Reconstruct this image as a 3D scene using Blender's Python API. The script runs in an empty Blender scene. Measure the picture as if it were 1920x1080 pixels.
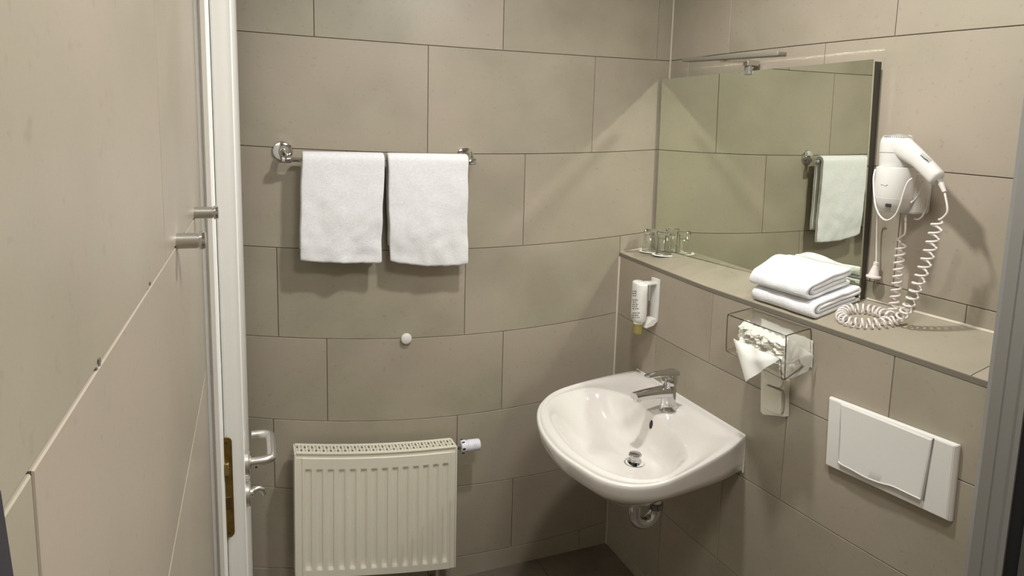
import bpy, bmesh, math, random
import numpy as np
from mathutils import Vector, Matrix, noise
random.seed(4)
C = bpy.context.scene.collection
PI = math.pi

# ------------------------------------------------------------------ camera
CAM = np.array([-1.452, -2.104, 1.584]); YAW, PITCH, ROLL, FPX = .385, .133, .026, 1233.0
CX, CY = 967.8, 426.6
_f = np.array([math.sin(YAW)*math.cos(PITCH), math.cos(YAW)*math.cos(PITCH), -math.sin(PITCH)])
_r0 = np.array([math.cos(YAW), -math.sin(YAW), 0.0]); _u0 = np.cross(_r0, _f)
_r = math.cos(ROLL)*_r0+math.sin(ROLL)*_u0; _u = -math.sin(ROLL)*_r0+math.cos(ROLL)*_u0
cam = bpy.data.objects.new('camera', bpy.data.cameras.new('camera')); C.objects.link(cam)
cam.matrix_world = Matrix(((_r[0], _u[0], -_f[0], CAM[0]), (_r[1], _u[1], -_f[1], CAM[1]),
                           (_r[2], _u[2], -_f[2], CAM[2]), (0, 0, 0, 1)))
cam.data.sensor_width = 36; cam.data.lens = FPX/1920*36
cam.data.shift_x = -(CX-960)/1920; cam.data.shift_y = (CY-540)/1920
cam.data.clip_start = .02
bpy.context.scene.camera = cam

# ------------------------------------------------------------------ light
sc = bpy.context.scene
sc.view_settings.view_transform = 'Standard'; sc.view_settings.look = 'None'
sc.view_settings.gamma = 1; sc.view_settings.use_curve_mapping = False
sc.view_settings.exposure = -0.12
sc.cycles.max_bounces = 10; sc.cycles.diffuse_bounces = 5; sc.cycles.glossy_bounces = 6
sc.cycles.transmission_bounces = 10; sc.cycles.caustics_reflective = True
sc.cycles.sample_clamp_indirect = 0; sc.cycles.blur_glossy = 0
sc.cycles.use_guiding = True; sc.cycles.use_surface_guiding = True; sc.cycles.guiding_training_samples = 64
w = bpy.data.worlds.new('world'); sc.world = w; w.use_nodes = True
w.node_tree.nodes['Background'].inputs[0].default_value = (.9, .88, .84, 1)
w.node_tree.nodes['Background'].inputs[1].default_value = .015
CEIL = 2.40

def disc_light(name, loc, r, power, col=(1, .93, .84)):
    d = bpy.data.lights.new(name, 'AREA'); d.shape = 'DISK'; d.size = 2*r; d.energy = power; d.color = col
    o = bpy.data.objects.new(name, d); C.objects.link(o); o.location = loc
    return o
LAMP = (-.72, -.88); FILL_LAMP = (-.95, -1.80); WARM = (1, .985, .95)
disc_light('ceiling_spot_light', (LAMP[0], LAMP[1], CEIL-.03), .05, 18.5, WARM)
disc_light('shower_fill_light', (FILL_LAMP[0], FILL_LAMP[1], CEIL-.03), .20, 20, WARM)  # wide soft fill added at the shower end for left wall and door edge

# ------------------------------------------------------------------ helpers
def ray(px, py): return _f+(px-CX)/FPX*_r+(CY-py)/FPX*_u
def at(px, py, ax, val):
    'the point of the plane axis=val that the photograph shows at this pixel'
    d = ray(px, py); t = (val-CAM[ax])/d[ax]; return Vector(CAM+t*d)
WA = lambda px, py, v=0: at(px, py, 1, v)          # back wall plane (y)
WB = lambda px, py, v=0: at(px, py, 0, v)          # right wall plane (x)
PW = -.178                                         # face of the low service wall

def ledge_z(x, y):
    s = min(1, max(0, -y/.5)); zf = 1.175-.018*s; zb = 1.194+.009*s
    return zf+(x-PW)/(-PW)*(zb-zf)

def root(name, loc, label, cat, group=None):
    o = bpy.data.objects.new(name, None); C.objects.link(o); o.location = loc
    o.empty_display_size = .05; o['label'] = label; o['category'] = cat
    if group: o['group'] = group
    return o
def wloc(o):
    l = Vector((0, 0, 0))
    while o is not None: l += o.location; o = o.parent
    return l
def obj(name, bm, mat, parent=None, smooth=35, label=None, kind=None, cat=None, group=None):
    off = wloc(parent) if parent else Vector((0, 0, 0))
    bmesh.ops.recalc_face_normals(bm, faces=bm.faces)
    if parent: bmesh.ops.translate(bm, verts=bm.verts, vec=-off)
    me = bpy.data.meshes.new(name); bm.to_mesh(me); bm.free()
    if smooth:
        me.polygons.foreach_set('use_smooth', [True]*len(me.polygons)); me.set_sharp_from_angle(angle=math.radians(smooth))
    for m in (mat if isinstance(mat, (list, tuple)) else [mat]): me.materials.append(m)
    o = bpy.data.objects.new(name, me); C.objects.link(o)
    if parent: o.parent = parent
    if label: o['label'] = label
    if kind: o['kind'] = kind
    if cat: o['category'] = cat
    if group: o['group'] = group
    return o
NB = bmesh.new
def quad_patch(bm, f, nu, nv, flip=False, cu=False, cv=False):
    U = nu if cu else nu+1; V = nv if cv else nv+1
    vs = [[bm.verts.new(f(i/nu, j/nv)) for j in range(V)] for i in range(U)]
    for i in range(nu):
        for j in range(nv):
            a, b, c, d = vs[i][j], vs[(i+1) % U][j], vs[(i+1) % U][(j+1) % V], vs[i][(j+1) % V]
            if len({a, b, c, d}) == 4: bm.faces.new((a, b, c, d))
    return vs
def box(bm, lo, hi, bev=0, seg=2):
    v = [bm.verts.new((x, y, z)) for x in (lo[0], hi[0]) for y in (lo[1], hi[1]) for z in (lo[2], hi[2])]
    F = [(0, 1, 3, 2), (4, 6, 7, 5), (0, 4, 5, 1), (2, 3, 7, 6), (0, 2, 6, 4), (1, 5, 7, 3)]
    fs = [bm.faces.new([v[i] for i in f]) for f in F]
    if bev:
        bmesh.ops.bevel(bm, geom=list({e for f in fs for e in f.edges}), offset=bev, segments=seg, affect='EDGES', profile=.5)
def hexa(bm, p, bev=0, seg=2):
    'box from 8 points: 4 front then 4 back, same order'
    v = [bm.verts.new(q) for q in p]
    fs = [bm.faces.new([v[i] for i in f]) for f in ((0, 1, 2, 3), (7, 6, 5, 4), (0, 4, 5, 1), (1, 5, 6, 2), (2, 6, 7, 3), (3, 7, 4, 0))]
    if bev:
        bmesh.ops.bevel(bm, geom=list({e for f in fs for e in f.edges}), offset=bev, segments=seg, affect='EDGES', profile=.5)
def prism(bm, pts, vec, bev=0, seg=2, topscale=None):
    vec = Vector(vec); a = [bm.verts.new(p) for p in pts]; b = [bm.verts.new(Vector(p)+vec) for p in pts]
    n = len(pts); fs = [bm.faces.new(a[::-1]), bm.faces.new(b)]
    top = fs[1]
    for i in range(n): fs.append(bm.faces.new((a[i], a[(i+1) % n], b[(i+1) % n], b[i])))
    if bev: bmesh.ops.bevel(bm, geom=list(top.edges), offset=bev, segments=seg, affect='EDGES', profile=.5)
def frame_of(t, up=None):
    t = Vector(t).normalized(); up = Vector(up) if up else (Vector((0, 0, 1)) if abs(t.z) < .95 else Vector((0, 1, 0)))
    a = t.cross(up).normalized(); return a, a.cross(t).normalized()
def tube(bm, pts, r, n=12, cap=True, closed=False):
    pts = [Vector(p) for p in pts]; m = len(pts); rs = r if isinstance(r, (list, tuple)) else [r]*m
    rings = []; a = None
    for i, p in enumerate(pts):
        t = (pts[(i+1) % m]-pts[i-1]) if closed or 0 < i < m-1 else (pts[1]-pts[0] if i == 0 else pts[-1]-pts[-2])
        if t.length < 1e-9: t = Vector((0, 0, 1))
        t.normalize()
        if a is None: a, b = frame_of(t)
        else:
            a = (a-t*a.dot(t)); a = a.normalized() if a.length > 1e-6 else frame_of(t)[0]; b = t.cross(a)
        rings.append([bm.verts.new(p+(a*math.cos(k*2*PI/n)+b*math.sin(k*2*PI/n))*rs[i]) for k in range(n)])
    for i in range(m if closed else m-1):
        A, B_ = rings[i], rings[(i+1) % m]
        for k in range(n): bm.faces.new((A[k], A[(k+1) % n], B_[(k+1) % n], B_[k]))
    if cap and not closed: bm.faces.new(rings[0][::-1]); bm.faces.new(rings[-1])
def lathe(bm, prof, org, axis=(0, 0, 1), n=32, sx=1, sy=1, up=None):
    'prof: (radius, height) pairs'
    org = Vector(org); t = Vector(axis).normalized(); a, b = frame_of(t, up)
    rings = []
    for r, h in prof:
        if r < 1e-6: rings.append([bm.verts.new(org+t*h)])
        else: rings.append([bm.verts.new(org+t*h+a*math.cos(k*2*PI/n)*r*sx+b*math.sin(k*2*PI/n)*r*sy) for k in range(n)])
    for A, B_ in zip(rings, rings[1:]):
        for k in range(n):
            if len(A) == 1 and len(B_) == 1: continue
            if len(A) == 1: bm.faces.new((A[0], B_[(k+1) % n], B_[k]))
            elif len(B_) == 1: bm.faces.new((A[k], A[(k+1) % n], B_[0]))
            else: bm.faces.new((A[k], A[(k+1) % n], B_[(k+1) % n], B_[k]))
    if len(rings[0]) > 1: bm.faces.new(rings[0][::-1])
    if len(rings[-1]) > 1: bm.faces.new(rings[-1])
def smooth_path(P, n=8, closed=False):
    P = [Vector(p) for p in P]; out = []; m = len(P)
    for i in range(m if closed else m-1):
        g = lambda k: P[k % m] if closed else P[max(0, min(m-1, k))]
        p0, p1, p2, p3 = g(i-1), g(i), g(i+1), g(i+2)
        for k in range(n):
            t = k/n
            out.append(.5*((2*p1)+(p2-p0)*t+(2*p0-5*p1+4*p2-p3)*t*t+(3*p1-p0-3*p2+p3)*t**3))
    if not closed: out.append(P[-1])
    return out
def resample(P, n):
    P = [Vector(p) for p in P]; d = [0]
    for a, b in zip(P, P[1:]): d.append(d[-1]+(b-a).length)
    out = []; j = 0
    for i in range(n):
        s = d[-1]*i/(n-1)
        while j < len(P)-2 and d[j+1] < s: j += 1
        t = (s-d[j])/max(1e-9, d[j+1]-d[j]); out.append(P[j].lerp(P[j+1], min(1, t)))
    return out

# ------------------------------------------------------------------ materials
def mat(name, col, rough=.5, metal=0, **k):
    m = bpy.data.materials.new(name); m.use_nodes = True; nt = m.node_tree; b = nt.nodes['Principled BSDF']
    b.inputs['Base Color'].default_value = (*col, 1); b.inputs['Roughness'].default_value = rough
    b.inputs['Metallic'].default_value = metal
    for kk, v in k.items(): b.inputs[kk].default_value = v
    return m
def add_noise(m, c1, c2, scale=8, detail=4, bump=0, bscale=60, per_object=False, bdist=.001, stretch=None):
    nt = m.node_tree; N = nt.nodes; Lk = nt.links; b = N['Principled BSDF']
    tc = N.new('ShaderNodeTexCoord'); vec = tc.outputs['Object']
    if per_object:
        oi = N.new('ShaderNodeObjectInfo'); mu = N.new('ShaderNodeVectorMath'); mu.operation = 'SCALE'
        mu.inputs[0].default_value = (31, 17, 53); Lk.new(oi.outputs['Random'], mu.inputs['Scale'])
        ad = N.new('ShaderNodeVectorMath'); ad.operation = 'ADD'; Lk.new(vec, ad.inputs[0]); Lk.new(mu.outputs[0], ad.inputs[1]); vec = ad.outputs[0]
    if stretch:
        mp = N.new('ShaderNodeMapping'); mp.inputs['Scale'].default_value = stretch; Lk.new(vec, mp.inputs[0]); vec = mp.outputs[0]
    n = N.new('ShaderNodeTexNoise'); n.inputs['Scale'].default_value = scale; n.inputs['Detail'].default_value = detail
    n.inputs['Roughness'].default_value = .55; Lk.new(vec, n.inputs['Vector'])
    r = N.new('ShaderNodeValToRGB'); r.color_ramp.elements[0].color = (*c1, 1); r.color_ramp.elements[1].color = (*c2, 1)
    r.color_ramp.elements[0].position = .33; r.color_ramp.elements[1].position = .67
    Lk.new(n.outputs['Fac'], r.inputs[0]); out = r.outputs[0]
    Lk.new(out, b.inputs['Base Color'])
    if bump:
        n2 = N.new('ShaderNodeTexNoise'); n2.inputs['Scale'].default_value = bscale; n2.inputs['Detail'].default_value = 3
        Lk.new(vec, n2.inputs['Vector']); bp = N.new('ShaderNodeBump'); bp.inputs['Strength'].default_value = bump
        bp.inputs['Distance'].default_value = bdist; Lk.new(n2.outputs['Fac'], bp.inputs['Height']); Lk.new(bp.outputs[0], b.inputs['Normal'])
    return r, vec
def tile_mat(name, ca, cb, cc, rough=.42):
    'stoneware: cloudy beige with rosy and greenish zones, faint pores'
    m = mat(name, ca, rough); m.node_tree.nodes['Principled BSDF'].inputs['Specular IOR Level'].default_value = .45
    r, vec = add_noise(m, ca, cb, scale=3.2, detail=5, per_object=True, bump=.12, bscale=160, bdist=.0006, stretch=(1, 1, 1.2))
    N = m.node_tree.nodes; Lk = m.node_tree.links; b = N['Principled BSDF']
    n = N.new('ShaderNodeTexNoise'); n.inputs['Scale'].default_value = 1.7; n.inputs['Detail'].default_value = 3; Lk.new(vec, n.inputs['Vector'])
    rr = N.new('ShaderNodeValToRGB'); rr.color_ramp.elements[0].position = .4; rr.color_ramp.elements[1].position = .65
    Lk.new(n.outputs['Fac'], rr.inputs[0])
    mx = N.new('ShaderNodeMixRGB'); Lk.new(rr.outputs[0], mx.inputs[0]); Lk.new(r.outputs[0], mx.inputs[1]); mx.inputs[2].default_value = (*cc, 1)
    v = N.new('ShaderNodeTexNoise'); v.inputs['Scale'].default_value = 70; v.inputs['Detail'].default_value = 2; Lk.new(vec, v.inputs['Vector'])
    vr = N.new('ShaderNodeValToRGB'); vr.color_ramp.elements[0].position = .26; vr.color_ramp.elements[1].position = .36
    vr.color_ramp.elements[0].color = (.9, .89, .87, 1); vr.color_ramp.elements[1].color = (1, 1, 1, 1); Lk.new(v.outputs['Fac'], vr.inputs[0])
    m2 = N.new('ShaderNodeMixRGB'); m2.blend_type = 'MULTIPLY'; m2.inputs[0].default_value = 1
    Lk.new(mx.outputs[0], m2.inputs[1]); Lk.new(vr.outputs[0], m2.inputs[2]); Lk.new(m2.outputs[0], b.inputs['Base Color'])
    return m
M = {}
M['tile'] = tile_mat('beige_stoneware', (.276, .246, .187), (.348, .315, .240), (.362, .310, .250))
M['grout'] = mat('grey_beige_grout', (.235, .20, .145), .9)
M['grout_light'] = mat('light_grout', (.62, .55, .43), .85)
M['silicone'] = mat('pale_silicone', (.62, .57, .48), .5)
M['floor'] = mat('dark_floor_tile', (.12, .095, .075), .5); add_noise(M['floor'], (.10, .08, .062), (.14, .115, .09), 5, per_object=True)
M['ceiling'] = mat('white_ceiling_paint', (.78, .76, .72), .9)
M['lacquer'] = mat('white_lacquer', (.80, .80, .77), .35)
M['brass'] = mat('aged_brass', (.20, .13, .035), .45, .8); add_noise(M['brass'], (.17, .11, .03), (.25, .165, .05), 60)
M['alu'] = mat('satin_aluminium', (.78, .77, .75), .28, 1)
M['steel'] = mat('brushed_steel', (.55, .54, .50), .33, 1)
M['chrome'] = mat('chrome', (.62, .62, .62), .06, 1)
M['frame_alu'] = mat('anodised_frame', (.36, .36, .355), .42, .6)
M['black'] = mat('black_rubber', (.008, .008, .009), .6)
M['dark_grey'] = mat('dark_grey_profile', (.10, .10, .095), .5, .3)
M['purple_grey'] = mat('dark_violet_grey', (.028, .025, .034), .6)
M['cream'] = mat('cream_enamel', (.72, .69, .58), .32)
M['cream_shade'] = mat('convector_shade', (.10, .09, .07), .7)
M['ceramic'] = mat('white_ceramic', (.70, .672, .64), .09, **{'Coat Weight': .5, 'Coat Roughness': .03})
M['abs'] = mat('white_plastic', (.69, .68, .645), .33)
M['abs_cream'] = mat('cream_plastic', (.74, .71, .61), .35)
M['abs_cool'] = mat('cool_white_plastic', (.72, .73, .80), .3)
M['grey_plastic'] = mat('grey_plastic', (.30, .29, .27), .45)
M['ink'] = mat('dark_print', (.03, .03, .03), .6)
M['mirror'] = mat('mirror_silver', (.83, .87, .76), .0, 1)
M['mirror_edge'] = mat('mirror_edge', (.06, .055, .045), .5)
M['terry'] = mat('white_terry_cloth', (.80, .80, .82), .95, **{'Sheen Weight': .25})
add_noise(M['terry'], (.73, .735, .755), (.79, .795, .81), 140, 2, bump=.9, bscale=420, bdist=.0016)
M['cord'] = mat('white_cord', (.74, .69, .66), .4)
M['tissue'] = mat('white_tissue', (.78, .78, .73), .9, **{'Transmission Weight': .0})
M['tissue_pack'] = mat('white_plastic_film', (.78, .78, .71), .4)
M['soap'] = mat('amber_soap', (.42, .36, .12), .15, **{'Transmission Weight': .5})
M['lampface'] = mat('lamp_diffuser', (.8, .8, .78), .5)
def glass_mat(name, col, rough=0, ior=1.45):
    m = bpy.data.materials.new(name); m.use_nodes = True; b = m.node_tree.nodes['Principled BSDF']
    b.inputs['Base Color'].default_value = (*col, 1); b.inputs['Roughness'].default_value = rough
    b.inputs['Transmission Weight'].default_value = 1; b.inputs['IOR'].default_value = ior; return m
M['glass'] = glass_mat('clear_glass', (.97, .98, .96))
M['acrylic'] = glass_mat('clear_acrylic', (.985, .98, .965), 0, 1.22)

# ------------------------------------------------------------------ tiled walls
T = .603
def poly(c): return lambda x: sum(a*x**i for i, a in enumerate(c))
def flat_tile(parent, plane, axis, out, a0, a1, zb, zt, th=.006, n=6, m=None, gap=.0009):
    'one tile between joints; edges follow the joint lines zb(a), zt(a)'
    bm = NB(); s = 1 if out > 0 else -1
    def pt(a, z, d):
        return (a, plane+s*d, z) if axis == 1 else (plane+s*d, a, z)
    a0 += gap; a1 -= gap
    loops = []
    for d in (0.0, th-.0008, th):
        ins = 0 if d < th else .0008
        ring = []
        for i in range(n+1): a = a0+ins+(a1-a0-2*ins)*i/n; ring.append(bm.verts.new(pt(a, zb(a)+gap+ins, d)))
        for i in range(n, -1, -1): a = a0+ins+(a1-a0-2*ins)*i/n; ring.append(bm.verts.new(pt(a, zt(a)-gap-ins, d)))
        loops.append(ring)
    k = 2*n+2
    for A, B_ in zip(loops, loops[1:]):
        for i in range(k): bm.faces.new((A[i], A[(i+1) % k], B_[(i+1) % k], B_[i]))
    R = loops[-1]
    for i in range(n): bm.faces.new((R[i], R[i+1], R[k-2-i], R[k-1-i]))
    # the back needs no face, it is bedded in the wall
    return obj('tile', bm, m or M['tile'], parent, smooth=0)
def slab(name, lo, hi, m):
    bm = NB(); box(bm, lo, hi); return obj(name, bm, m, smooth=0, kind='structure')
TH = .006
const = lambda v: (lambda a: v)
# back wall
wall_back = slab('wall_back', (-1.75, TH, -.05), (.16, .14, CEIL+.05), M['grout'])
zA = {-2: const(CEIL), -1: poly([2.19, 0, 0]), 0: poly([1.8866, .0195, .0067]), 1: poly([1.5628, .0709, .0404]), 2: poly([1.2559, .1129, .0728]),
      3: poly([.9704, .1645, .112]), 4: poly([.7023, .2271, .1568]), 5: poly([.395, .176, .16]), 6: poly([.1204, .165, .15]), 7: const(0)}
jA = {-2: -.3, -1: -.060, 0: -.314, 1: -.572, 2: -.179, 3: -.638, 4: -.803, 5: -.586, 6: -.30}
for k, x0 in jA.items():
    xs = sorted([x0+T*i for i in range(-3, 3) if -1.6 < x0+T*i < -.015]); xs = [-1.62]+xs+[-.002]
    for a, b in zip(xs, xs[1:]):
        flat_tile(wall_back, TH, 1, -1, a, b, zA[k+1], zA[k])
# right wall above the ledge
wall_right = slab('wall_right', (TH, -2.7, -.05), (.16, TH, CEIL+.05), M['grout'])
zB = {-2: const(CEIL), -1: const(2.19), 0: poly([1.887, .0185, -.0176]), 1: poly([1.5696, .0316]), 2: poly([1.2558, .0056]), 3: lambda y: ledge_z(0, y)-.01}
jB = {-2: -.62, -1: -.320, 0: -.715-.603, 1: -.987, 2: -1.168}
for k, y0 in jB.items():
    ys = [-2.69]+sorted([y0+T*i for i in range(-3, 4) if -2.6 < y0+T*i < -.05])+[-.002]
    for a, b in zip(ys, ys[1:]): flat_tile(wall_right, TH, 0, -1, a, b, zB[k+1], zB[k])
# low service wall with the ledge on top
low = slab('wall_right_low', (PW+TH, -2.7, 0), (0, 0, 1.14), M['grout'])
zfront = lambda y: ledge_z(PW, y)-.0125
zP = {2: zfront, 3: poly([.9418, .05, .04]), 4: poly([.6306, -.0035, .0325]), 5: poly([.3306, -.0035, .0325]), 6: poly([.05, 0, .01]), 7: const(0)}
jP = {2: -.542, 3: -.862, 4: -.640, 5: -.35, 6: -.5}
for k, y0 in jP.items():
    ys = [-2.69]+sorted([y0+T*i for i in range(-4, 4) if -2.6 < y0+T*i < -.05])+[-.002]
    for a, b in zip(ys, ys[1:]): flat_tile(low, PW+TH, 0, -1, a, b, zP[k+1], zP[k])
# ledge tiles
ledge = NB()
quad_patch(ledge, lambda u, v: (PW+.004+(-PW-.004)*u, -2.69*v, ledge_z(PW+.004+(-PW-.004)*u, -2.69*v)-.0085), 1, 24)
ledge_o = obj('trim_1', ledge, M['grout'], smooth=0, kind='structure')
ys = [-.002, -.10, -.703, -1.306, -1.909, -2.512]
for b, a in zip(ys, ys[1:]):
    bm = NB(); n = 6
    for d in (0,):
        top = [[bm.verts.new((x, a+.001+(b-a-.002)*i/n, ledge_z(x, a+(b-a)*i/n)+dz)) for i in range(n+1)] for (x, dz) in ((PW+.0015, -.008), (PW+.0015, -.0005), (PW+.003, 0), (-.001, 0))]
        for A, B_ in zip(top, top[1:]):
            for i in range(n): bm.faces.new((A[i], A[i+1], B_[i+1], B_[i]))
        bm.faces.new([r[0] for r in top]); bm.faces.new([r[-1] for r in top][::-1])
    obj('tile', bm, M['tile'], ledge_o, smooth=0)
# metal edge strip under the ledge's front
bm = NB()
prof = [(PW-.0008, -.0015), (PW-.0008, -.0125), (PW+.006, -.0125), (PW+.006, -.0015)]
N_ = 24; rings = [[bm.verts.new((x, -2.69*i/N_, ledge_z(PW, -2.69*i/N_)+dz)) for x, dz in prof] for i in range(N_+1)]
for A, B_ in zip(rings, rings[1:]):
    for i in range(4): bm.faces.new((A[i], A[(i+1) % 4], B_[(i+1) % 4], B_[i]))
obj('trim_2', bm, mat('edge_strip', (.21, .19, .15), .4, .3), smooth=0, kind='structure')
# silicone in the corners
def bead(name, pts, r=.0035):
    bm = NB(); tube(bm, pts, r, 8); obj(name, bm, M['silicone'], kind='structure')
bead('trim_3', [(-.001, -.001, ledge_z(0, 0)), (-.001, -.001, CEIL)], .004)
bead('trim_4', [(PW-.001, -.001, 0), (PW-.001, -.001, 1.16)], .0045)
bead('trim_5', [(-.001, -.92-.1*i, ledge_z(0, -.92-.1*i)+.001) for i in range(18)], .004)
bead('trim_6', [(-.17+.17*i/4, -.001, ledge_z(-.17+.17*i/4, 0)+.001) for i in range(5)], .003)
# left wall: one flat run of large tiles, ending at the door frame
LX = -1.537; LY = -.802
wall_left = slab('wall_left', (-1.70, -2.7, -.05), (LX-TH, LY, CEIL+.05), M['grout_light'])
L1, L2 = 1.447, 1.150
def ltile(a, b, z0, z1): flat_tile(wall_left, LX-TH, 0, 1, a, b, poly(z0), poly(z1), n=2, gap=.0013)
LA = [L1]; LB_ = [L2]
for a, b in ((-2.69, -2.55), (-2.55, -1.34), (-1.34, LY)):
    ltile(a, b, LA, [2.05]); ltile(a, b, [2.05], [CEIL])
for a, b in ((-2.69, -1.80), (-1.80, LY)): ltile(a, b, LB_, LA)
for a, b in ((-2.69, -2.1), (-2.1, LY)): ltile(a, b, [.55], LB_); ltile(a, b, [0], [.55])
# small chips on the joint
for (px, py, s) in ((184, 679, .42), (280, 532, .3)):
    p = WB(px, py, LX); bm = NB()
    pts = [p+Vector((.0004, dy*s, dz*s)) for dy, dz in ((-.008, -.004), (.002, -.006), (.007, -.001), (.003, .006), (-.004, .005))]
    prism(bm, pts, (.0006, 0, 0)); obj('chip', bm, mat('chipped_tile', (.12, .10, .08), .9), wall_left, smooth=0, label='dark chipped spot on the joint')
floor = slab('floor', (-1.75, -2.75, -.1), (.1, .05, 0), M['grout'])
for i in range(5):
    for j in range(6):
        x0 = -.18-.3*(i+1); y1 = -.45*j
        x1 = x0+.3; y0 = y1-.45; x0 = max(x0, -1.6); y0 = max(y0, -2.7)
        bm = NB(); box(bm, (x0+.001, y0+.001, -.002), (x1-.001, y1-.001, .003)); obj('tile', bm, M['floor'], floor, smooth=0)
ceiling = slab('ceiling', (-1.75, -2.75, CEIL), (.1, .1, CEIL+.1), M['ceiling'])
wall_front = slab('wall_front', (-1.75, -2.8, -.05), (.1, -2.7, CEIL+.05), mat('front_wall_tile', (.40, .35, .28), .6))
hall_blocker = slab('door_light_blocker', (-1.75, LY, -.05), (-1.62, .02, CEIL+.05), mat('hall_shade', (.25, .23, .2), .8))  # unseen slab added behind the door to keep light from leaking in
# downlight over the basin, and a fixture added for the soft fill
for i, (x, y) in enumerate((LAMP, FILL_LAMP)):
    r = root('ceiling_light', (x, y, CEIL), 'round recessed white ceiling light above the '+('washbasin' if i == 0 else 'shower, added with the soft fill'), 'light')
    bm = NB(); lathe(bm, [(.062, -.004), (.085, -.006), (.088, -.001), (.088, 0), (.062, 0)], (x, y, CEIL), n=40); obj('ring', bm, M['abs'], r)

# ------------------------------------------------------------------ door and frame
FR = NB()
DY0 = -.80
def dx(px, y): return at(px, 540, 1, y).x
f0, f1, f2, f3 = dx(386, -.80), dx(391, -.806), dx(407, -.812), dx(413, -.79)
fp = [(-1.62, -.774), (-1.62, -.80), (LX+.0005, -.80), (f1-.001, -.801), (f1, -.806), (f1+.003, -.812), (f2-.004, -.814), (f2, -.811), (f2+.0015, -.805), (f3-.003, -.775), (f3-.01, -.772)]
prism(FR, [(x, y, 0) for x, y in fp[::-1]], (0, 0, CEIL-.001))
obj('trim_7', FR, M['lacquer'], kind='structure', smooth=25)
DX0, DX1, DY1 = dx(410.5, DY0), dx(449, DY0), -.115
bm = NB()
dp = [(DX1, DY0+.002), (DX1-.002, DY0), (dx(437, DY0), DY0), (dx(434, DY0), DY0-.0008), (dx(417, DY0), DY0-.0008), (dx(414, DY0), DY0+.001), (DX0, DY0+.005), (DX0, DY1), (DX1, DY1)]
prism(bm, [(x, y, .01) for x, y in dp], (0, 0, 2.25))
door = obj('door_1', bm, M['lacquer'], kind='structure', smooth=25)
# lock plate on the latch edge
def edge_pt(px, py): return at(px, py, 1, DY0)
zt_, zb_ = edge_pt(427, 819).z, edge_pt(427, 1007).z
bm = NB(); cxp = at(427, 912, 1, DY0).x; hw = .0098
P_ = []
for k in range(13): a = PI*k/12; P_.append((cxp+hw*math.cos(a), DY0-.0012, zt_-hw+hw*math.sin(a)))
for k in range(13): a = PI+PI*k/12; P_.append((cxp+hw*math.cos(a), DY0-.0012, zb_+hw+hw*math.sin(a)))
prism(bm, P_, (0, -.0015, 0), .0004, 1); plate = obj('lock_plate', bm, M['brass'], door, label='aged brass lock plate with rounded ends')
zz = lambda py: edge_pt(427, py).z
bm = NB(); hexa(bm, [(cxp-.004, DY0-.009, zz(888)), (cxp+.003, DY0-.0095, zz(888)), (cxp+.003, DY0-.0095, zz(866)), (cxp-.004, DY0-.009, zz(866)),
                     (cxp-.006, DY0+.01, zz(888)), (cxp+.006, DY0+.01, zz(888)), (cxp+.006, DY0+.01, zz(866)), (cxp-.006, DY0+.01, zz(866))], .001, 1)
obj('latch_bolt', bm, mat('latch_brass', (.36, .27, .12), .4, .8), plate)
bm = NB(); box(bm, (cxp-.006, DY0-.0038, zz(954)), (cxp+.006, DY0+.006, zz(931)), .0006, 1); obj('dead_bolt', bm, mat('dark_brass', (.10, .06, .02), .5, .6), plate)
for py in (829, 998):
    bm = NB(); lathe(bm, [(.0035, 0), (.0032, .0008), (0, .001)], (cxp, DY0-.0026, zz(py)), (0, -1, 0), 16); obj('screw', bm, mat('dark_brass', (.10, .06, .02), .5, .6) if py == 829 else bpy.data.materials['dark_brass'], plate)
# lever handle: neck comes out of the leaf, grip runs towards the hinge, end returns to the leaf
hz = at(462, 868, 0, DX1+.003); hy, hzz = -.772, at(460, 868, 1, -.772).z
h = root('door_handle', (DX1, hy, hzz), '', 'handle'); del h['label']; del h['category']; h.parent = door
bm = NB(); lathe(bm, [(.026, 0), (.026, .006), (.024, .0085), (.013, .009), (.012, .011)], (DX1, hy, hzz), (1, 0, 0), 36); obj('rose', bm, M['alu'], h)
ln = .050
pth = [(DX1+.008, hy, hzz), (DX1+ln-.016, hy, hzz), (DX1+ln-.004, hy+.004, hzz), (DX1+ln, hy+.018, hzz), (DX1+ln, hy+.10, hzz), (DX1+ln-.004, hy+.118, hzz), (DX1+ln-.018, hy+.126, hzz), (DX1+.012, hy+.127, hzz)]
bm = NB(); tube(bm, smooth_path(pth, 6), .0089, 20); obj('lever', bm, M['alu'], h)
bm = NB(); lathe(bm, [(.002, 0), (.002, .002)], (DX1+.02, hy-.004, hzz-.0095), (0, 0, -1), 10); obj('grub_screw', bm, M['black'], h)
tz = at(460, 925, 1, -.772).z
h2 = bpy.data.objects.new('thumb_turn', None); C.objects.link(h2); h2.location = (DX1, hy, tz); h2.parent = door
bm = NB(); lathe(bm, [(.026, 0), (.026, .006), (.024, .0085), (.009, .009), (.009, .014)], (DX1, hy, tz), (1, 0, 0), 36); obj('rose', bm, M['alu'], h2)
bm = NB(); tube(bm, smooth_path([(DX1+.012, hy-.002, tz+.004), (DX1+.022, hy, tz+.006), (DX1+.03, hy+.002, tz+.001), (DX1+.034, hy+.004, tz-.010)], 5), [.006]*5+[.0055]*6+[.004]*5, 12); obj('turn_knob', bm, M['alu'], h2)

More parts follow.
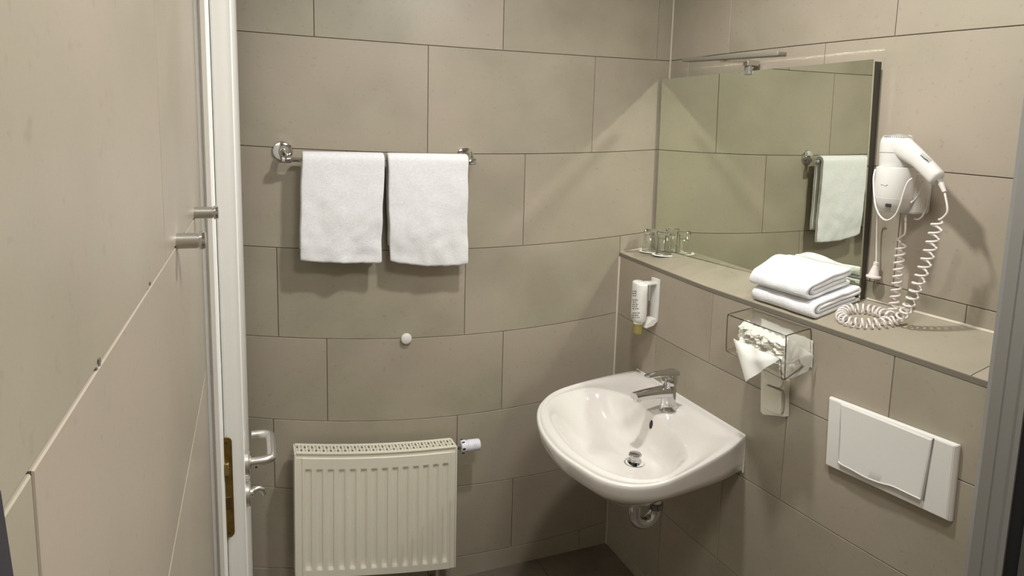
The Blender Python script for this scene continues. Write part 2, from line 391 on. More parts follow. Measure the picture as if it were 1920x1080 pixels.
# ------------------------------------------------------------------ robe hooks on the left wall
for (bx_, by_, tx, lab) in ((331, 452, 386, 'brushed steel stub hook on left tiled wall, the larger nearer one of two'), (364, 399, 410, 'brushed steel stub hook nearer the white door frame, the smaller farther one')):
    p = WB(bx_, by_, LX); ln = .047
    # length that the photograph shows
    q = None
    for i in range(200):
        ln = .02+.0005*i; v = np.array([p.x+ln, p.y, p.z])-CAM; u_ = CX+FPX*(v@_r)/(v@_f)
        if u_ > tx: break
    r = root('robe_hook', p, lab, 'hook')
    bm = NB(); lathe(bm, [(.0095, 0), (.0095, ln-.009)], p, (1, 0, 0), 28); obj('barrel', bm, M['steel'], r)
    bm = NB(); lathe(bm, [(.0085, ln-.009), (.0085, ln-.0075), (.0108, ln-.007), (.0112, ln-.004), (.0108, ln-.001), (.009, ln), (0, ln+.0004)], p, (1, 0, 0), 28); obj('end_cap', bm, M['chrome'], r)

# ------------------------------------------------------------------ shower screen profiles beside the camera
pR = Vector(CAM+.80*ray(1874, 540))
dirv = Vector((ray(1874, 540)[0], ray(1874, 540)[1], 0)).normalized(); side = Vector((dirv.y, -dirv.x, 0))
r = root('shower_door_frame', (pR.x, pR.y, 0), 'grey aluminium shower frame post with black gasket at the right edge', 'frame')
def post(name, s0, s1, d0, d1, m, steps=None):
    bm = NB(); base = Vector((pR.x, pR.y, 0))
    pts = [base+side*s+dirv*d for s, d in (steps or [(s0, d0), (s1, d0), (s1, d1), (s0, d1)])]
    prism(bm, pts, (0, 0, 2.1)); obj(name, bm, m, r, smooth=20)
post('post', 0, 0, 0, 0, M['frame_alu'], [(0, .006), (.004, 0), (.016, -.001), (.018, .002), (.030, .001), (.033, -.004), (.038, -.005), (.0395, .001), (.0395, .03), (0, .03)])
post('gasket', .0397, .053, .006, .028, M['black'])
post('side_rail', .0532, .125, .0, .03, M['dark_grey'])
q = WB(12, 1040, LX)
r = root('dark_strip', q, 'dark violet-grey rubber strip at the bottom left corner, against the left tiled wall', 'strip')
bm = NB(); prism(bm, [WB(px, py, LX+.0006) for px, py in ((0, 946), (21, 1083), (36, 1180), (-60, 1180), (-60, 930), (-4, 920))], (.0008, 0, 0)); obj('seal', bm, M['purple_grey'], r)

# ------------------------------------------------------------------ towel rail
bz_ = 1.509; BY = -.056; BR = .008
xl, xr = WA(537, 297, BY).x, WA(884, 308, BY).x
r = root('towel_rail', ((xl+xr)/2, 0, bz_), 'chrome towel rail with round wall roses on the back wall', 'rail')
for (px, py, xe) in ((530, 283, xl), (871, 293, xr)):
    p = WA(px, py, 0)
    bm = NB(); lathe(bm, [(.030, 0), (.030, .004), (.0275, .008), (.020, .0105), (.010, .011)], (p.x, 0, p.z), (0, -1, 0), 40); rose = obj('rose', bm, M['chrome'], r)
    bm = NB(); tube(bm, smooth_path([(p.x, -.009, p.z), (p.x+.001, -.03, p.z-.004), (xe, BY+.004, bz_)], 6), .0085, 20); obj('post', bm, M['chrome'], r)
    bm = NB(); lathe(bm, [(.004, -.013), (.0105, -.0125), (.0115, -.010), (.0115, .010), (.0105, .0125), (.004, .013)], (xe, BY, bz_), (1, 0, 0), 28); obj('end_cap', bm, M['chrome'], r)
bm = NB(); tube(bm, [(xl, BY, bz_), (xr, BY, bz_)], BR, 20); obj('bar', bm, M['chrome'], r)

def ribbon(bm, curve, th, place, nu, endr=.004):
    'closed strip outline around a 2-D centreline, swept along u with rounded ends; place(u, a, b) -> 3-D'
    cv = [Vector((a, b, 0)) for a, b in curve]; n = len(cv); up = []; dn = []
    for i in range(n):
        t = (cv[min(n-1, i+1)]-cv[max(0, i-1)]).normalized(); nn = Vector((-t.y, t.x, 0)); up.append((cv[i], nn)); 
    rings = []
    us = [0, .004, .012, .03]+[.03+.94*i/nu for i in range(1, nu)]+[.97, .988, .996, 1]
    sc_ = {0: .25, .004: .62, .012: .9, .988: .9, .996: .62, 1: .25}
    for u in us:
        s = sc_.get(u, 1); ring = []
        for c_, nn in up: q_ = c_+nn*th/2*s; ring.append(bm.verts.new(place(u, q_.x, q_.y)))
        t = (cv[-1]-cv[-2]).normalized(); q_ = cv[-1]+t*th/2*s*.8; ring.append(bm.verts.new(place(u, q_.x, q_.y)))
        for c_, nn in reversed(up): q_ = c_-nn*th/2*s; ring.append(bm.verts.new(place(u, q_.x, q_.y)))
        t = (cv[0]-cv[1]).normalized(); q_ = cv[0]+t*th/2*s*.8; ring.append(bm.verts.new(place(u, q_.x, q_.y)))
        rings.append(ring)
    k = len(rings[0])
    for A, B_ in zip(rings, rings[1:]):
        for i in range(k): bm.faces.new((A[i], A[(i+1) % k], B_[(i+1) % k], B_[i]))
    for R_ in (rings[0], rings[-1]):
        for i in range(n-1): bm.faces.new((R_[i], R_[i+1], R_[2*n-1-i], R_[2*n-i]) if False else (R_[i], R_[i+1], R_[2*n-(i+1)], R_[2*n-i]))
        bm.faces.new((R_[n-1], R_[n], R_[n+1])); bm.faces.new((R_[0], R_[2*n], R_[2*n+1]))

def hung_towel(name, lab, tl, tr, br, bl, zmid_drop, seed, backz):
    ro, ri = .0208, .0130
    top = BY
    X0t, X1t = WA(*tl, -.08).x, WA(*tr, -.08).x; X0b, X1b = WA(*bl, -.075).x, WA(*br, -.075).x
    zt = bz_; zb0, zb1 = WA(*bl, -.07).z, WA(*br, -.07).z
    H = .32
    def arc(cy, cz, rr, a0, a1, n): return [(cy+rr*math.cos(a0+(a1-a0)*i/n), cz+rr*math.sin(a0+(a1-a0)*i/n)) for i in range(n+1)]
    # local (a: out from bar, b: height, 0 at bar centre, -1 = full drop)
    c = []
    c += [(-ro, -H*backz+ .004+H*backz*i/14) for i in range(14)]
    c += [(-ro*math.cos(PI*i/10), ro*math.sin(PI*i/10)) for i in range(11)]
    c += [(ro, -H*i/26) for i in range(1, 26)]
    mid = (ro+ri)/2; rr = (ro-ri)/2
    c += [(mid+rr*math.cos(-PI*i/6), -H+rr*math.sin(-PI*i/6)) for i in range(0, 7)]
    c += [(ri, -H+H*i/26) for i in range(1, 26)]
    c += [(ri*math.cos(PI*i/8), ri*math.sin(PI*i/8)) for i in range(9)]
    c += [(-ri, -H*backz*.97*i/14) for i in range(1, 15)]
    def place(u, a, b):
        fr = max(0, -b/H)
        xm = (X0t+(X1t-X0t)*u)*(1-fr)+(X0b+(X1b-X0b)*u)*fr
        zbot = zb0+(zb1-zb0)*u-zmid_drop*4*u*(1-u)
        drop = (zt-zbot-.006)/H
        z = zt+(b if b > 0 else b*drop)
        n1 = noise.noise(Vector((u*3.1+seed, b*9, seed*.7))); n2 = noise.noise(Vector((u*7+seed*2+b*9, b*30-u*4, seed)))
        amp = .0025+.0105*fr**2
        front = 1 if a > 0 else .35
        y = BY-a-front*(amp*n1+amp*.55*n2)*min(1, fr*9)-(.004*fr if a > 0 else 0)
        if a > 0: y += .008*fr-.004*fr*math.sin(u*PI)
        x = xm+.003*noise.noise(Vector((b*14, seed, u*2)))
        z += (.0025*noise.noise(Vector((u*12, seed, 5)))*fr)
        return (x, min(y, -.012), z)
    bm = NB(); ribbon(bm, c, .0078, place, 26)
    o = obj('hand_towel', bm, M['terry'], smooth=80, label=lab, cat='towel', group='towels hung over the rail'); return o
hung_towel('a', 'white terry towel hanging over left half of the chrome rail', (566, 282), (721, 285), (715, 492), (563, 488), .004, 1.3, .93)
hung_towel('b', 'white terry towel hanging over right half of the chrome rail', (728, 291), (879, 294), (877, 494), (733, 490), .010, 7.7, .88)

# ------------------------------------------------------------------ round door stop on the wall
p = WA(761, 634, 0); r = root('door_stop', p, 'small white round door stop button stuck on the back wall', 'stop')
bm = NB(); lathe(bm, [(.0175, 0), (.0175, .003), (.0165, .004)], p, (0, -1, 0), 36); obj('base_ring', bm, M['grey_plastic'], r)
bm = NB(); lathe(bm, [(.0165, .003), (.0185, .005), (.0185, .009), (.0165, .0125), (.011, .015), (.005, .016), (0, .0162)], p, (0, -1, 0), 36); obj('cap', bm, M['abs'], r)

# ------------------------------------------------------------------ radiator
RF = -.105; RB = -.035
f_tl, f_tr, f_bl, f_br = WA(555.5, 851, RF), WA(854.7, 838.5, RF), WA(557, 1083, RF), WA(851.7, 1065, RF)
def rad(u, v, y):
    'u across, v down, y depth'
    a = f_tl.lerp(f_tr, u); b = f_bl.lerp(f_br, u); p = a.lerp(b, v); return Vector((p.x, y, p.z-.010*4*u*(1-u)*(1-.3*v)))
r = root('radiator', (rad(.5, 1, -.07).x, -.07, rad(.5, 1, 0).z), 'cream panel radiator with vertical grooves below the towels', 'radiator')
# front panel: pressed grooves between flat bands
bm = NB(); nG = 14
def relief(u, v):
    m = .035
    uu = (u-m)/(1-2*m); d = 0
    if 0 < uu < 1:
        ph = (uu*nG) % 1
        w_ = .5-.5*math.cos(2*PI*ph)
        g = max(0, min(1, (w_-.35)/.3)); 
        fade = max(0, min(1, (v-.12)/.022))*max(0, min(1, (.945-v)/.03))
        d = .0055*g*fade
    edge = min(u, 1-u)
    e = 0 if edge > .03 else .003
    if v < .035: e = .004
    return d+e
nu, nv = 14*12, 46
vv = [0, .02, .034, .038]+[.05+.0155*i for i in range(5)]+[.12+.0035*i for i in range(8)]+[.15+.78*i/12 for i in range(13)]+[.915+.005*i for i in range(8)]+[.96, .98, 1]
vv = sorted(set(round(x, 4) for x in vv))
G = [[bm.verts.new(rad(i/nu, v, RF+relief(i/nu, v))) for v in vv] for i in range(nu+1)]
for i in range(nu):
    for j in range(len(vv)-1): bm.faces.new((G[i][j], G[i+1][j], G[i+1][j+1], G[i][j+1]))
# return edges to give the sheet depth
back = [[bm.verts.new(rad(i/nu, v, RF+.016)) for v in (0, 1)] for i in range(nu+1)]
for i in range(nu):
    bm.faces.new((G[i][0], back[i][0], back[i+1][0], G[i+1][0])); bm.faces.new((G[i][-1], G[i+1][-1], back[i+1][1], back[i][1]))
    bm.faces.new((back[i][0], back[i][1], back[i+1][1], back[i+1][0]))
obj('front_panel', bm, M['cream'], r, smooth=30)
for s, lab in ((0, 'l'), (1, 'r')):
    bm = NB(); u0, u1 = (-.012, -.0) if s == 0 else (1.0, 1.012)
    hexa(bm, [rad(u0, 1, RF+.002), rad(u1, 1, RF+.002), rad(u1, 0, RF+.002), rad(u0, 0, RF+.002), rad(u0, 1, RB), rad(u1, 1, RB), rad(u1, 0, RB), rad(u0, 0, RB)], .0015, 1)
    obj('side_panel', bm, M['cream'], r)
bm = NB(); n = 24
V_ = [[bm.verts.new(rad(i/n, v, RB)) for v in (.03, 1)] for i in range(n+1)]
V2 = [[bm.verts.new(rad(i/n, v, RB+.008)) for v in (.03, 1)] for i in range(n+1)]
for i in range(n):
    bm.faces.new((V_[i][0], V_[i+1][0], V_[i+1][1], V_[i][1])); bm.faces.new((V2[i][0], V2[i][1], V2[i+1][1], V2[i+1][0]))
    bm.faces.new((V_[i][0], V2[i][0], V2[i+1][0], V_[i+1][0]))
obj('back_panel', bm, M['cream'], r)
# convector fins deep inside, their colour darkened for the shade there
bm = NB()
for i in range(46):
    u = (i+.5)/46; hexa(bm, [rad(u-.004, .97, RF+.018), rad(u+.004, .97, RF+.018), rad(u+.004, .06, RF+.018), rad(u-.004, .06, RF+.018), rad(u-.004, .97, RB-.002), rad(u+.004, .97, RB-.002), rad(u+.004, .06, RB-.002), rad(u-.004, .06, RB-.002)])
obj('convector_fins', bm, M['cream_shade'], r, smooth=0, kind='stuff')
# top grille: rails along the edges and middle, slats across in a brick pattern
bm = NB(); ng = 46; zt_off = Vector((0, 0, .0015))
def rail(y0, y1, u0=0, u1=1, seg=24, h=.003):
    for i in range(seg):
        a, b = u0+(u1-u0)*i/seg, u0+(u1-u0)*(i+1)/seg
        q0 = [rad(a, 0, y0)+zt_off, rad(b, 0, y0)+zt_off, rad(b, 0, y1)+zt_off, rad(a, 0, y1)+zt_off]
        hexa(bm, q0+[x-Vector((0, 0, h)) for x in q0])
rail(RF+.001, RF+.016); rail(RB-.012, RB+.001)
rail(RF+.0325, RF+.037)
for i in range(ng+1):
    u = i/ng
    for (y0, y1, sh) in ((RF+.016, RF+.0325, 0), (RF+.037, RB-.012, .5 if i % 2 else 0)):
        uu = u
        wd = .0048
        a, b = max(0, uu-wd), min(1, uu+wd)
        q0 = [rad(a, 0, y0)+zt_off, rad(b, 0, y0)+zt_off, rad(b, 0, y1)+zt_off, rad(a, 0, y1)+zt_off]
        hexa(bm, q0+[x-Vector((0, 0, .003)) for x in q0])
for i in range(0, ng, 2):   # little cross ties
    a, b = i/ng, (i+1)/ng
    for yy in (RF+.024, RF+.046):
        a2, b2 = (a, b) if yy < RF+.03 else (a+1/ng, b+1/ng)
        if b2 > 1: continue
        q0 = [rad(a2, 0, yy-.0015)+zt_off, rad(b2, 0, yy-.0015)+zt_off, rad(b2, 0, yy+.0015)+zt_off, rad(a2, 0, yy+.0015)+zt_off]
        hexa(bm, q0+[x-Vector((0, 0, .003)) for x in q0])
obj('top_grille', bm, M['cream'], r, smooth=0)
# wall brackets, bleed valve, pipes
for u in (.15, .85):
    bm = NB(); p0, p1 = rad(u-.02, .9, RB), rad(u+.02, .1, RB); box(bm, (p0.x, RB+.007, min(p0.z, p1.z)), (p1.x, -.001, max(p0.z, p1.z)), .001, 1); obj('bracket', bm, M['cream'], r)
p = rad(-.012, .0, 0); bm = NB(); c0 = WA(549, 852, -.075)
lathe(bm, [(.007, 0), (.007, .006), (.004, .007), (.004, .012)], (c0.x+.008, -.075, c0.z), (-1, 0, 0), 16); obj('bleed_valve', bm, M['chrome'], r)
c0 = WA(860, 838, -.07); c1 = WA(901, 834, -.07)
bm = NB(); lathe(bm, [(.009, -.016), (.009, .004), (.012, .005), (.012, .010)], c0, (1, 0, 0), 24); v = obj('valve_body', bm, M['chrome'], r)
ln = c1.x-c0.x-.004
bm = NB(); lathe(bm, [(.017, .006), (.0205, .008), (.0215, .02), (.021, .024), (.0185, .026), (.0185, .029), (.0205, .031), (.020, ln*.75), (.0195, ln-.003), (.017, ln), (0, ln+.001)], c0, (1, 0, -.02), 28); th_ = obj('thermostat_head', bm, M['abs_cool'], r, label='bluish white thermostat knob')
bm = NB()
for k in range(6):
    a = k*PI/3; box(bm, (c0.x+.009, c0.y-.0212*math.cos(a)-.001, c0.z+.0212*math.sin(a)-.003), (c0.x+.018, c0.y-.0212*math.cos(a)+.001, c0.z+.0212*math.sin(a)+.003))
obj('grip_slot', bm, M['ink'], th_, smooth=0)
bm = NB(); cc_ = Vector((c0.x+ln*.72, c0.y, c0.z))
tube(bm, [(cc_.x+.004*math.cos(t), c0.y-.0198*math.cos(.3+.25*math.sin(t)), c0.z+.0203*math.sin(.3+.25*math.sin(t))) for t in [2*PI*i/16 for i in range(16)]], .0004, 5, closed=True)
obj('scale_mark', bm, M['grey_plastic'], th_)
for u in (.9,):
    bm = NB(); a = rad(u, 1, -.07); tube(bm, smooth_path([a+Vector((0, 0, .01)), a-Vector((0, 0, .05)), (a.x, -.06, a.z-.08), (a.x, -.001, a.z-.09)], 6), .009, 14); obj('pipe', bm, M['chrome'], r)

# ------------------------------------------------------------------ washbasin
RZ = .775
zpl = lambda px, py, z: at(px, py, 2, z)
Opx = [(1198, 692), (1123, 707), (1050, 728), (1017, 750), (1006, 774), (1013, 807), (1041, 844), (1082, 874), (1131, 901), (1188, 912), (1245, 905), (1306, 878), (1367, 843), (1396, 817)]
O = [zpl(x, y, RZ) for x, y in Opx]
O[0].x = PW-.001; O[-1].x = PW-.001
Ipx = [(1107, 727), (1065, 735), (1041, 744), (1027, 762), (1033, 791), (1066, 836), (1123, 876), (1184, 897), (1241, 895), (1282, 868), (1288, 844), (1270, 815), (1221, 774), (1188, 750), (1156, 736)]
I_ = [zpl(x, y, RZ-.004) for x, y in Ipx]
drain = zpl(1190, 868, RZ-.118)
NA = 96
ctr = Vector((-.48, -.60, RZ)); 
def radial(P, closed_by_wall):
    loop = P if not closed_by_wall else P
    out = []
    if closed_by_wall:
        sp = smooth_path(P, 12)
        back = [P[-1].lerp(P[0], i/24) for i in range(1, 24)]
        sp = sp+back
    else: sp = smooth_path(P, 12, closed=True)
    for k in range(NA):
        a = 2*PI*k/NA; d = Vector((math.cos(a), math.sin(a), 0)); best = None
        for i in range(len(sp)):
            p, q = sp[i]-ctr, sp[(i+1) % len(sp)]-ctr; e = q-p
            den = d.x*e.y-d.y*e.x
            if abs(den) < 1e-12: continue
            t = (p.x*e.y-p.y*e.x)/den; s = (p.x*d.y-p.y*d.x)/den
            if t > 0 and -1e-6 <= s <= 1+1e-6: best = max(best or 0, t)
        out.append(best or .2)
    return out
RO = radial(O, True); RI = radial(I_, False)
# snap the two back corners
def ringv(bm, fr, z, c=ctr):
    return [bm.verts.new((c.x+math.cos(2*PI*k/NA)*fr(k), c.y+math.sin(2*PI*k/NA)*fr(k), z(k) if callable(z) else z)) for k in range(NA)]
def px_of(k, rr): return ctr.x+math.cos(2*PI*k/NA)*rr
def clampx(k, rr):
    'keep a ring radius in front of the wall plane'
    cx_ = math.cos(2*PI*k/NA)
    return min(rr, (PW-.001-ctr.x)/cx_) if cx_ > 1e-3 else rr
bm = NB(); RG = []
skirt = lambda k: .042+.062*max(0, min(1, (px_of(k, RO[k])+.62)/.44))**1.3
bc = Vector((-.50, -.66, 0))
def mix_ring(f, z, c2=None):
    ring = []
    for k in range(NA):
        p = Vector((ctr.x+math.cos(2*PI*k/NA)*RO[k], ctr.y+math.sin(2*PI*k/NA)*RO[k], 0)); q = (c2 or bc); p = q+(p-q)*f
        atw = abs(ctr.x+math.cos(2*PI*k/NA)*RO[k]-(PW-.001)) < .004
        if atw: p.x = PW-.001
        ring.append(bm.verts.new((p.x, p.y, z(k) if callable(z) else z)))
    return ring
# outside, bottom to rim
RG.append(mix_ring(.03, RZ-.143)); RG.append(mix_ring(.18, RZ-.142)); RG.append(mix_ring(.40, RZ-.135)); RG.append(mix_ring(.60, lambda k: RZ-max(.108, skirt(k)+.014)))
RG.append(mix_ring(.78, lambda k: RZ-max(.078, skirt(k)+.010))); RG.append(mix_ring(.91, lambda k: RZ-max(.056, skirt(k)+.005)))
RG.append(mix_ring(.968, lambda k: RZ-skirt(k))); RG.append(mix_ring(.985, lambda k: RZ-skirt(k)*.7)); RG.append(mix_ring(.996, lambda k: RZ-.018)); RG.append(mix_ring(1.0, RZ-.010)); RG.append(mix_ring(.997, RZ-.003)); RG.append(mix_ring(.988, RZ))
# rim top
def blend(t, z): return ringv(bm, lambda k: clampx(k, RO[k]*.988*(1-t)+RI[k]*t), z)
RG.append(blend(.10, RZ+.0005)); RG.append(blend(.20, RZ)); RG.append(blend(.25, RZ-.003)); RG.append(blend(.6, RZ-.0040)); RG.append(blend(.90, RZ-.0042))
# bowl
for t, dz in ((0, .004), (.03, .008), (.07, .016), (.12, .030), (.18, .048), (.26, .070), (.36, .090), (.5, .103), (.65, .111), (.8, .1155), (.92, .1172)):
    ring = []
    for k in range(NA):
        p = Vector((ctr.x+math.cos(2*PI*k/NA)*RI[k], ctr.y+math.sin(2*PI*k/NA)*RI[k], 0)); s = t
        near = max(0, math.cos(2*PI*k/NA))           # steeper towards the tap
        s2 = t*(1-.45*near) if t < .5 else t*(1-.45*near)+(t-.5)*.9*near*1.0
        s2 = min(1, s2); p = p.lerp(Vector((drain.x, drain.y, 0)), min(s2, .955) if t >= .92 else s2)
        ring.append(bm.verts.new((p.x, p.y, RZ-dz)))
    RG.append(ring)
for A, B_ in zip(RG, RG[1:]):
    for k in range(NA): bm.faces.new((A[k], A[(k+1) % NA], B_[(k+1) % NA], B_[k]))
bm.faces.new(RG[0][::-1])
basin = root('washbasin', (PW, -.46, RZ-.17), 'white ceramic wall-hung washbasin beneath the ledge', 'basin')
last = RG[-1]
rd = [Vector((drain.x+.029*math.cos(2*PI*k/NA), drain.y+.029*math.sin(2*PI*k/NA), RZ-.118)) for k in range(NA)]
R2 = [bm.verts.new(p) for p in rd]; R3 = [bm.verts.new(p-Vector((0, 0, .018))) for p in rd]
for A, B_ in ((last, R2), (R2, R3)):
    for k in range(NA): bm.faces.new((A[k], A[(k+1) % NA], B_[(k+1) % NA], B_[k]))
bm.faces.new(R3)
bowl = obj('bowl', bm, M['ceramic'], basin, smooth=60)
bm = NB(); lathe(bm, [(.0225, -.0165), (.0225, -.006), (.028, -.001), (.0305, .0005), (.031, .0015), (.0285, .0024), (.0238, -.002), (.023, -.016)], (drain.x, drain.y, RZ-.1175), n=36)
obj('drain_ring', bm, M['chrome'], basin)
bm = NB(); lathe(bm, [(.007, -.016), (.007, .002), (.013, .003), (.0145, .014), (.0145, .020), (.0175, .0215), (.0195, .0235), (.0195, .0265), (.017, .0292), (.008, .0304), (0, .0306)], (drain.x, drain.y, RZ-.1175), n=32)
obj('drain_plug', bm, M['chrome'], basin)
bm = NB(); lathe(bm, [(.0265, -.0165), (0, -.0166)], (drain.x, drain.y, RZ-.1175), n=24); obj('drain_hole', bm, M['black'], basin)
# joint between basin and wall
bm = NB(); p0, p1 = O[0], O[-1]
tube(bm, [(PW-.0015, p0.y+.0, RZ-.11), (PW-.0015, p0.y, RZ), (PW-.0015, p1.y, RZ), (PW-.0015, p1.y, RZ-.11)], .0028, 8); obj('sealant', bm, M['abs'], basin)

# overflow hole: find the bowl wall where the photo shows it
dg = bpy.context.evaluated_depsgraph_get()
from mathutils.bvhtree import BVHTree
def bvh(o):
    m = o.data; off = wloc(o); return BVHTree.FromPolygons([v.co+off for v in m.vertices], [tuple(p.vertices) for p in m.polygons])
tree = bvh(bowl)
hit, nrm, _, _ = tree.ray_cast(Vector(CAM), Vector(ray(1221, 796)))
if nrm.dot(Vector(CAM)-hit) < 0: nrm = -nrm
bm = NB(); lathe(bm, [(.0135, .0004), (.0135, .0009), (0, .0009)], hit, nrm, 24, sx=.6, sy=1); obj('overflow_hole', bm, M['black'], basin)

# trap below
a = zpl(1191, 952, .60)
r = root('drain_trap', (a.x, a.y, .53), 'chrome U-shaped waste trap pipe under the washbasin', 'trap')
dx_ = Vector((.93, .05, 0)).normalized()
A0 = Vector((a.x, a.y, 0)); B0 = A0+dx_*.068; ub = at(1205, 979, 0, a.x+.03).z+.034
pts = [(A0.x, A0.y, RZ-.145), (A0.x, A0.y, ub)]
for k in range(1, 9):
    t = PI*k/8; c_ = A0+dx_*(.034-.034*math.cos(t)); pts.append((c_.x, c_.y, ub-.034*math.sin(t)))
pts += [(B0.x+.001, B0.y, ub+.018), (B0.x+.004, B0.y+.004, ub+.026), (B0.x+.02, B0.y+.02, ub+.034), (PW-.02, B0.y+.20, ub+.036), (PW-.001, B0.y+.2, ub+.036)]
bm = NB(); tube(bm, smooth_path(pts, 3), .0165, 24); obj('bend_pipe', bm, M['chrome'], r)
bm = NB(); lathe(bm, [(.0155, 0), (.021, .001), (.0215, .006), (.0205, .016), (.0155, .017)], (B0.x, B0.y, ub+.002), n=24); obj('union_nut', bm, mat('dark_chrome', (.25, .25, .25), .15, 1), r)
bm = NB(); lathe(bm, [(.0155, 0), (.034, .001), (.033, .006), (.017, .010)], (PW-.0005, B0.y+.2, ub+.036), (-1, 0, 0), 28); obj('wall_rosette', bm, M['chrome'], r)

# ------------------------------------------------------------------ mixer tap on the basin deck
tb = zpl(1252, 767, RZ); tb.x = min(tb.x, -.235)
r = root('mixer_tap', (tb.x, tb.y, RZ), 'chrome single-lever mixer tap on the washbasin', 'tap')
toT = zpl(1186, 735, RZ+.085)                      # spout mouth in the photograph
dr = Vector((toT.x-tb.x, toT.y-tb.y, 0)); dr.normalize()
bm = NB(); lathe(bm, [(.0255, 0), (.0258, .002), (.0235, .006), (.0225, .03), (.0215, .062), (.021, .074), (.0205, .082)], tb+Vector((0, 0, -.002)), n=36); obj('body', bm, M['chrome'], r)
sl = 0.142
sd = Vector((-dr.y, dr.x, 0))
bm = NB(); n = 12; rings = []
for i in range(n+1):
    t = i/n; c_ = tb+dr*(.004+sl*t)+Vector((0, 0, .058+.018*t-.006*t*t)); wd = .0215*(1-t)+.0155*t; hh = .018*(1-t)+.0095*t
    ring = []
    for k in range(16):
        a = 2*PI*k/16; cs, sn = math.cos(a), math.sin(a)
        e = lambda q: math.copysign(abs(q)**.6, q)
        ring.append(bm.verts.new(c_+sd*wd*e(cs)+Vector((0, 0, hh*e(sn)))))
    rings.append(ring)
for A, B_ in zip(rings, rings[1:]):
    for k in range(16): bm.faces.new((A[k], A[(k+1) % 16], B_[(k+1) % 16], B_[k]))
bm.faces.new(rings[0][::-1]); bm.faces.new(rings[-1])
obj('spout', bm, M['chrome'], r)
e_ = tb+dr*(.004+sl-.013)+Vector((0, 0, .058+.011)); bm = NB(); lathe(bm, [(.0115, -.013), (.012, -.010), (.012, .0)], e_-Vector((0, 0, .003)), n=24); obj('aerator', bm, M['chrome'], r)
bm = NB(); lathe(bm, [(.0212, 0), (.0235, .002), (.0245, .010), (.0235, .024), (.018, .032), (0, .034)], tb+Vector((0, 0, .080)), n=32); obj('cap', bm, M['chrome'], r)
bm = NB(); P0 = tb+Vector((0, 0, .108)); rings = []
for i in range(9):
    t = i/8; c_ = P0+dr*(-.022+.118*t)+Vector((0, 0, .006+.016*t-.008*t*t)); wd = .0215*(1-t)+.0125*t; hh = .009*(1-t)+.0038*t; ring = []
    for k in range(14):
        a = 2*PI*k/14; e = lambda q: math.copysign(abs(q)**.65, q); ring.append(bm.verts.new(c_+sd*wd*e(math.cos(a))+Vector((0, 0, hh*e(math.sin(a))))))
    rings.append(ring)
for A, B_ in zip(rings, rings[1:]):
    for k in range(14): bm.faces.new((A[k], A[(k+1) % 14], B_[(k+1) % 14], B_[k]))
bm.faces.new(rings[0][::-1]); bm.faces.new(rings[-1]); obj('lever', bm, M['chrome'], r)
bm = NB(); q = tb-dr*.029; tube(bm, [q+Vector((0, 0, .0)), q+Vector((0, 0, .048))], .0022, 10); lathe(bm, [(.003, 0), (.0045, .002), (.0045, .009), (.003, .011), (0, .0115)], q+Vector((0, 0, .047)), n=14); obj('pull_rod', bm, M['chrome'], r)

# ------------------------------------------------------------------ soap dispenser
BXo = -.243
c = WB(1197, 560, BXo); r = root('soap_dispenser', (PW, c.y-.03, c.z-.06), 'white soap dispenser bottle in a wall bracket left above the washbasin', 'dispenser')
top_, bot_ = WB(1196, 528, BXo).z, WB(1196, 603, BXo).z
bm = NB(); H = top_-bot_; secs = [(0, .020, .015), (.03, .025, .018), (.10, .0285, .0205), (.25, .0302, .0215), (.5, .0304, .0215), (.75, .0298, .0215), (.96, .0288, .0215), (.985, .0278, .0205), (1.0, .0235, .017)]
rings = []
yc, xc = c.y, BXo+.004
for t, wy, wx in secs:
    ring = []
    for k in range(32):
        a = 2*PI*k/32; e = lambda q: math.copysign(abs(q)**.72, q)
        ring.append(bm.verts.new((xc+wx*e(math.cos(a)), yc+wy*e(math.sin(a))-.002*(1-t)*0, bot_+H*t+(.003*math.sin(a) if t > .95 else 0))))
    rings.append(ring)
for A, B_ in zip(rings, rings[1:]):
    for k in range(32): bm.faces.new((A[k], A[(k+1) % 32], B_[(k+1) % 32], B_[k]))
bm.faces.new(rings[0][::-1]); bm.faces.new(rings[-1]); bottle = obj('bottle', bm, M['abs'], r, smooth=50)
bm = NB(); lathe(bm, [(.0155, .002), (.0165, -.004), (.0165, -.007)], (xc, yc, bot_), n=28); obj('collar', bm, M['abs'], r)
bm = NB(); zc_ = WB(1195, 626, BXo).z; lathe(bm, [(.0165, bot_-.007-zc_), (.0165, .004), (.014, .001), (.008, 0), (.004, 0)], (xc, yc, zc_), n=28); obj('pump_cap', bm, M['soap'], r, label='translucent olive pump cap')
# bracket: back plate tapering to the bottom, and a top arm reaching over
ya, yb = WB(1233, 560, PW).y, WB(1215, 560, PW).y
zt2, zb2 = WB(1233, 522, PW).z, WB(1233, 603, PW).z
bm = NB(); ycm = (yc-.008)
pts = [(PW-.001, ycm+.021, zt2), (PW-.001, ycm+.021, zb2+.006), (PW-.001, ycm+.016, zb2-.004), (PW-.001, ycm-.016, zb2-.004), (PW-.001, ycm-.021, zb2+.006), (PW-.001, ycm-.021, zt2)]
prism(bm, pts[::-1], (-.009, 0, 0), .003, 2); obj('back_plate', bm, M['abs'], r)
bm = NB(); prism(bm, [(PW-.008, ycm-.020, zb2+.012), (PW-.008, ycm-.020, zb2-.003), (PW-.018, ycm-.020, zb2-.012), (PW-.046, ycm-.020, zb2-.019), (PW-.040, ycm-.020, zb2-.004), (PW-.024, ycm-.020, zb2+.008)], (0, .040, 0)); obj('lower_hook', bm, M['abs'], r)
bm = NB(); box(bm, (xc+.012, ycm-.016, top_-.008), (PW-.007, ycm+.017, top_+.001), .002, 2); obj('top_arm', bm, M['abs'], r)
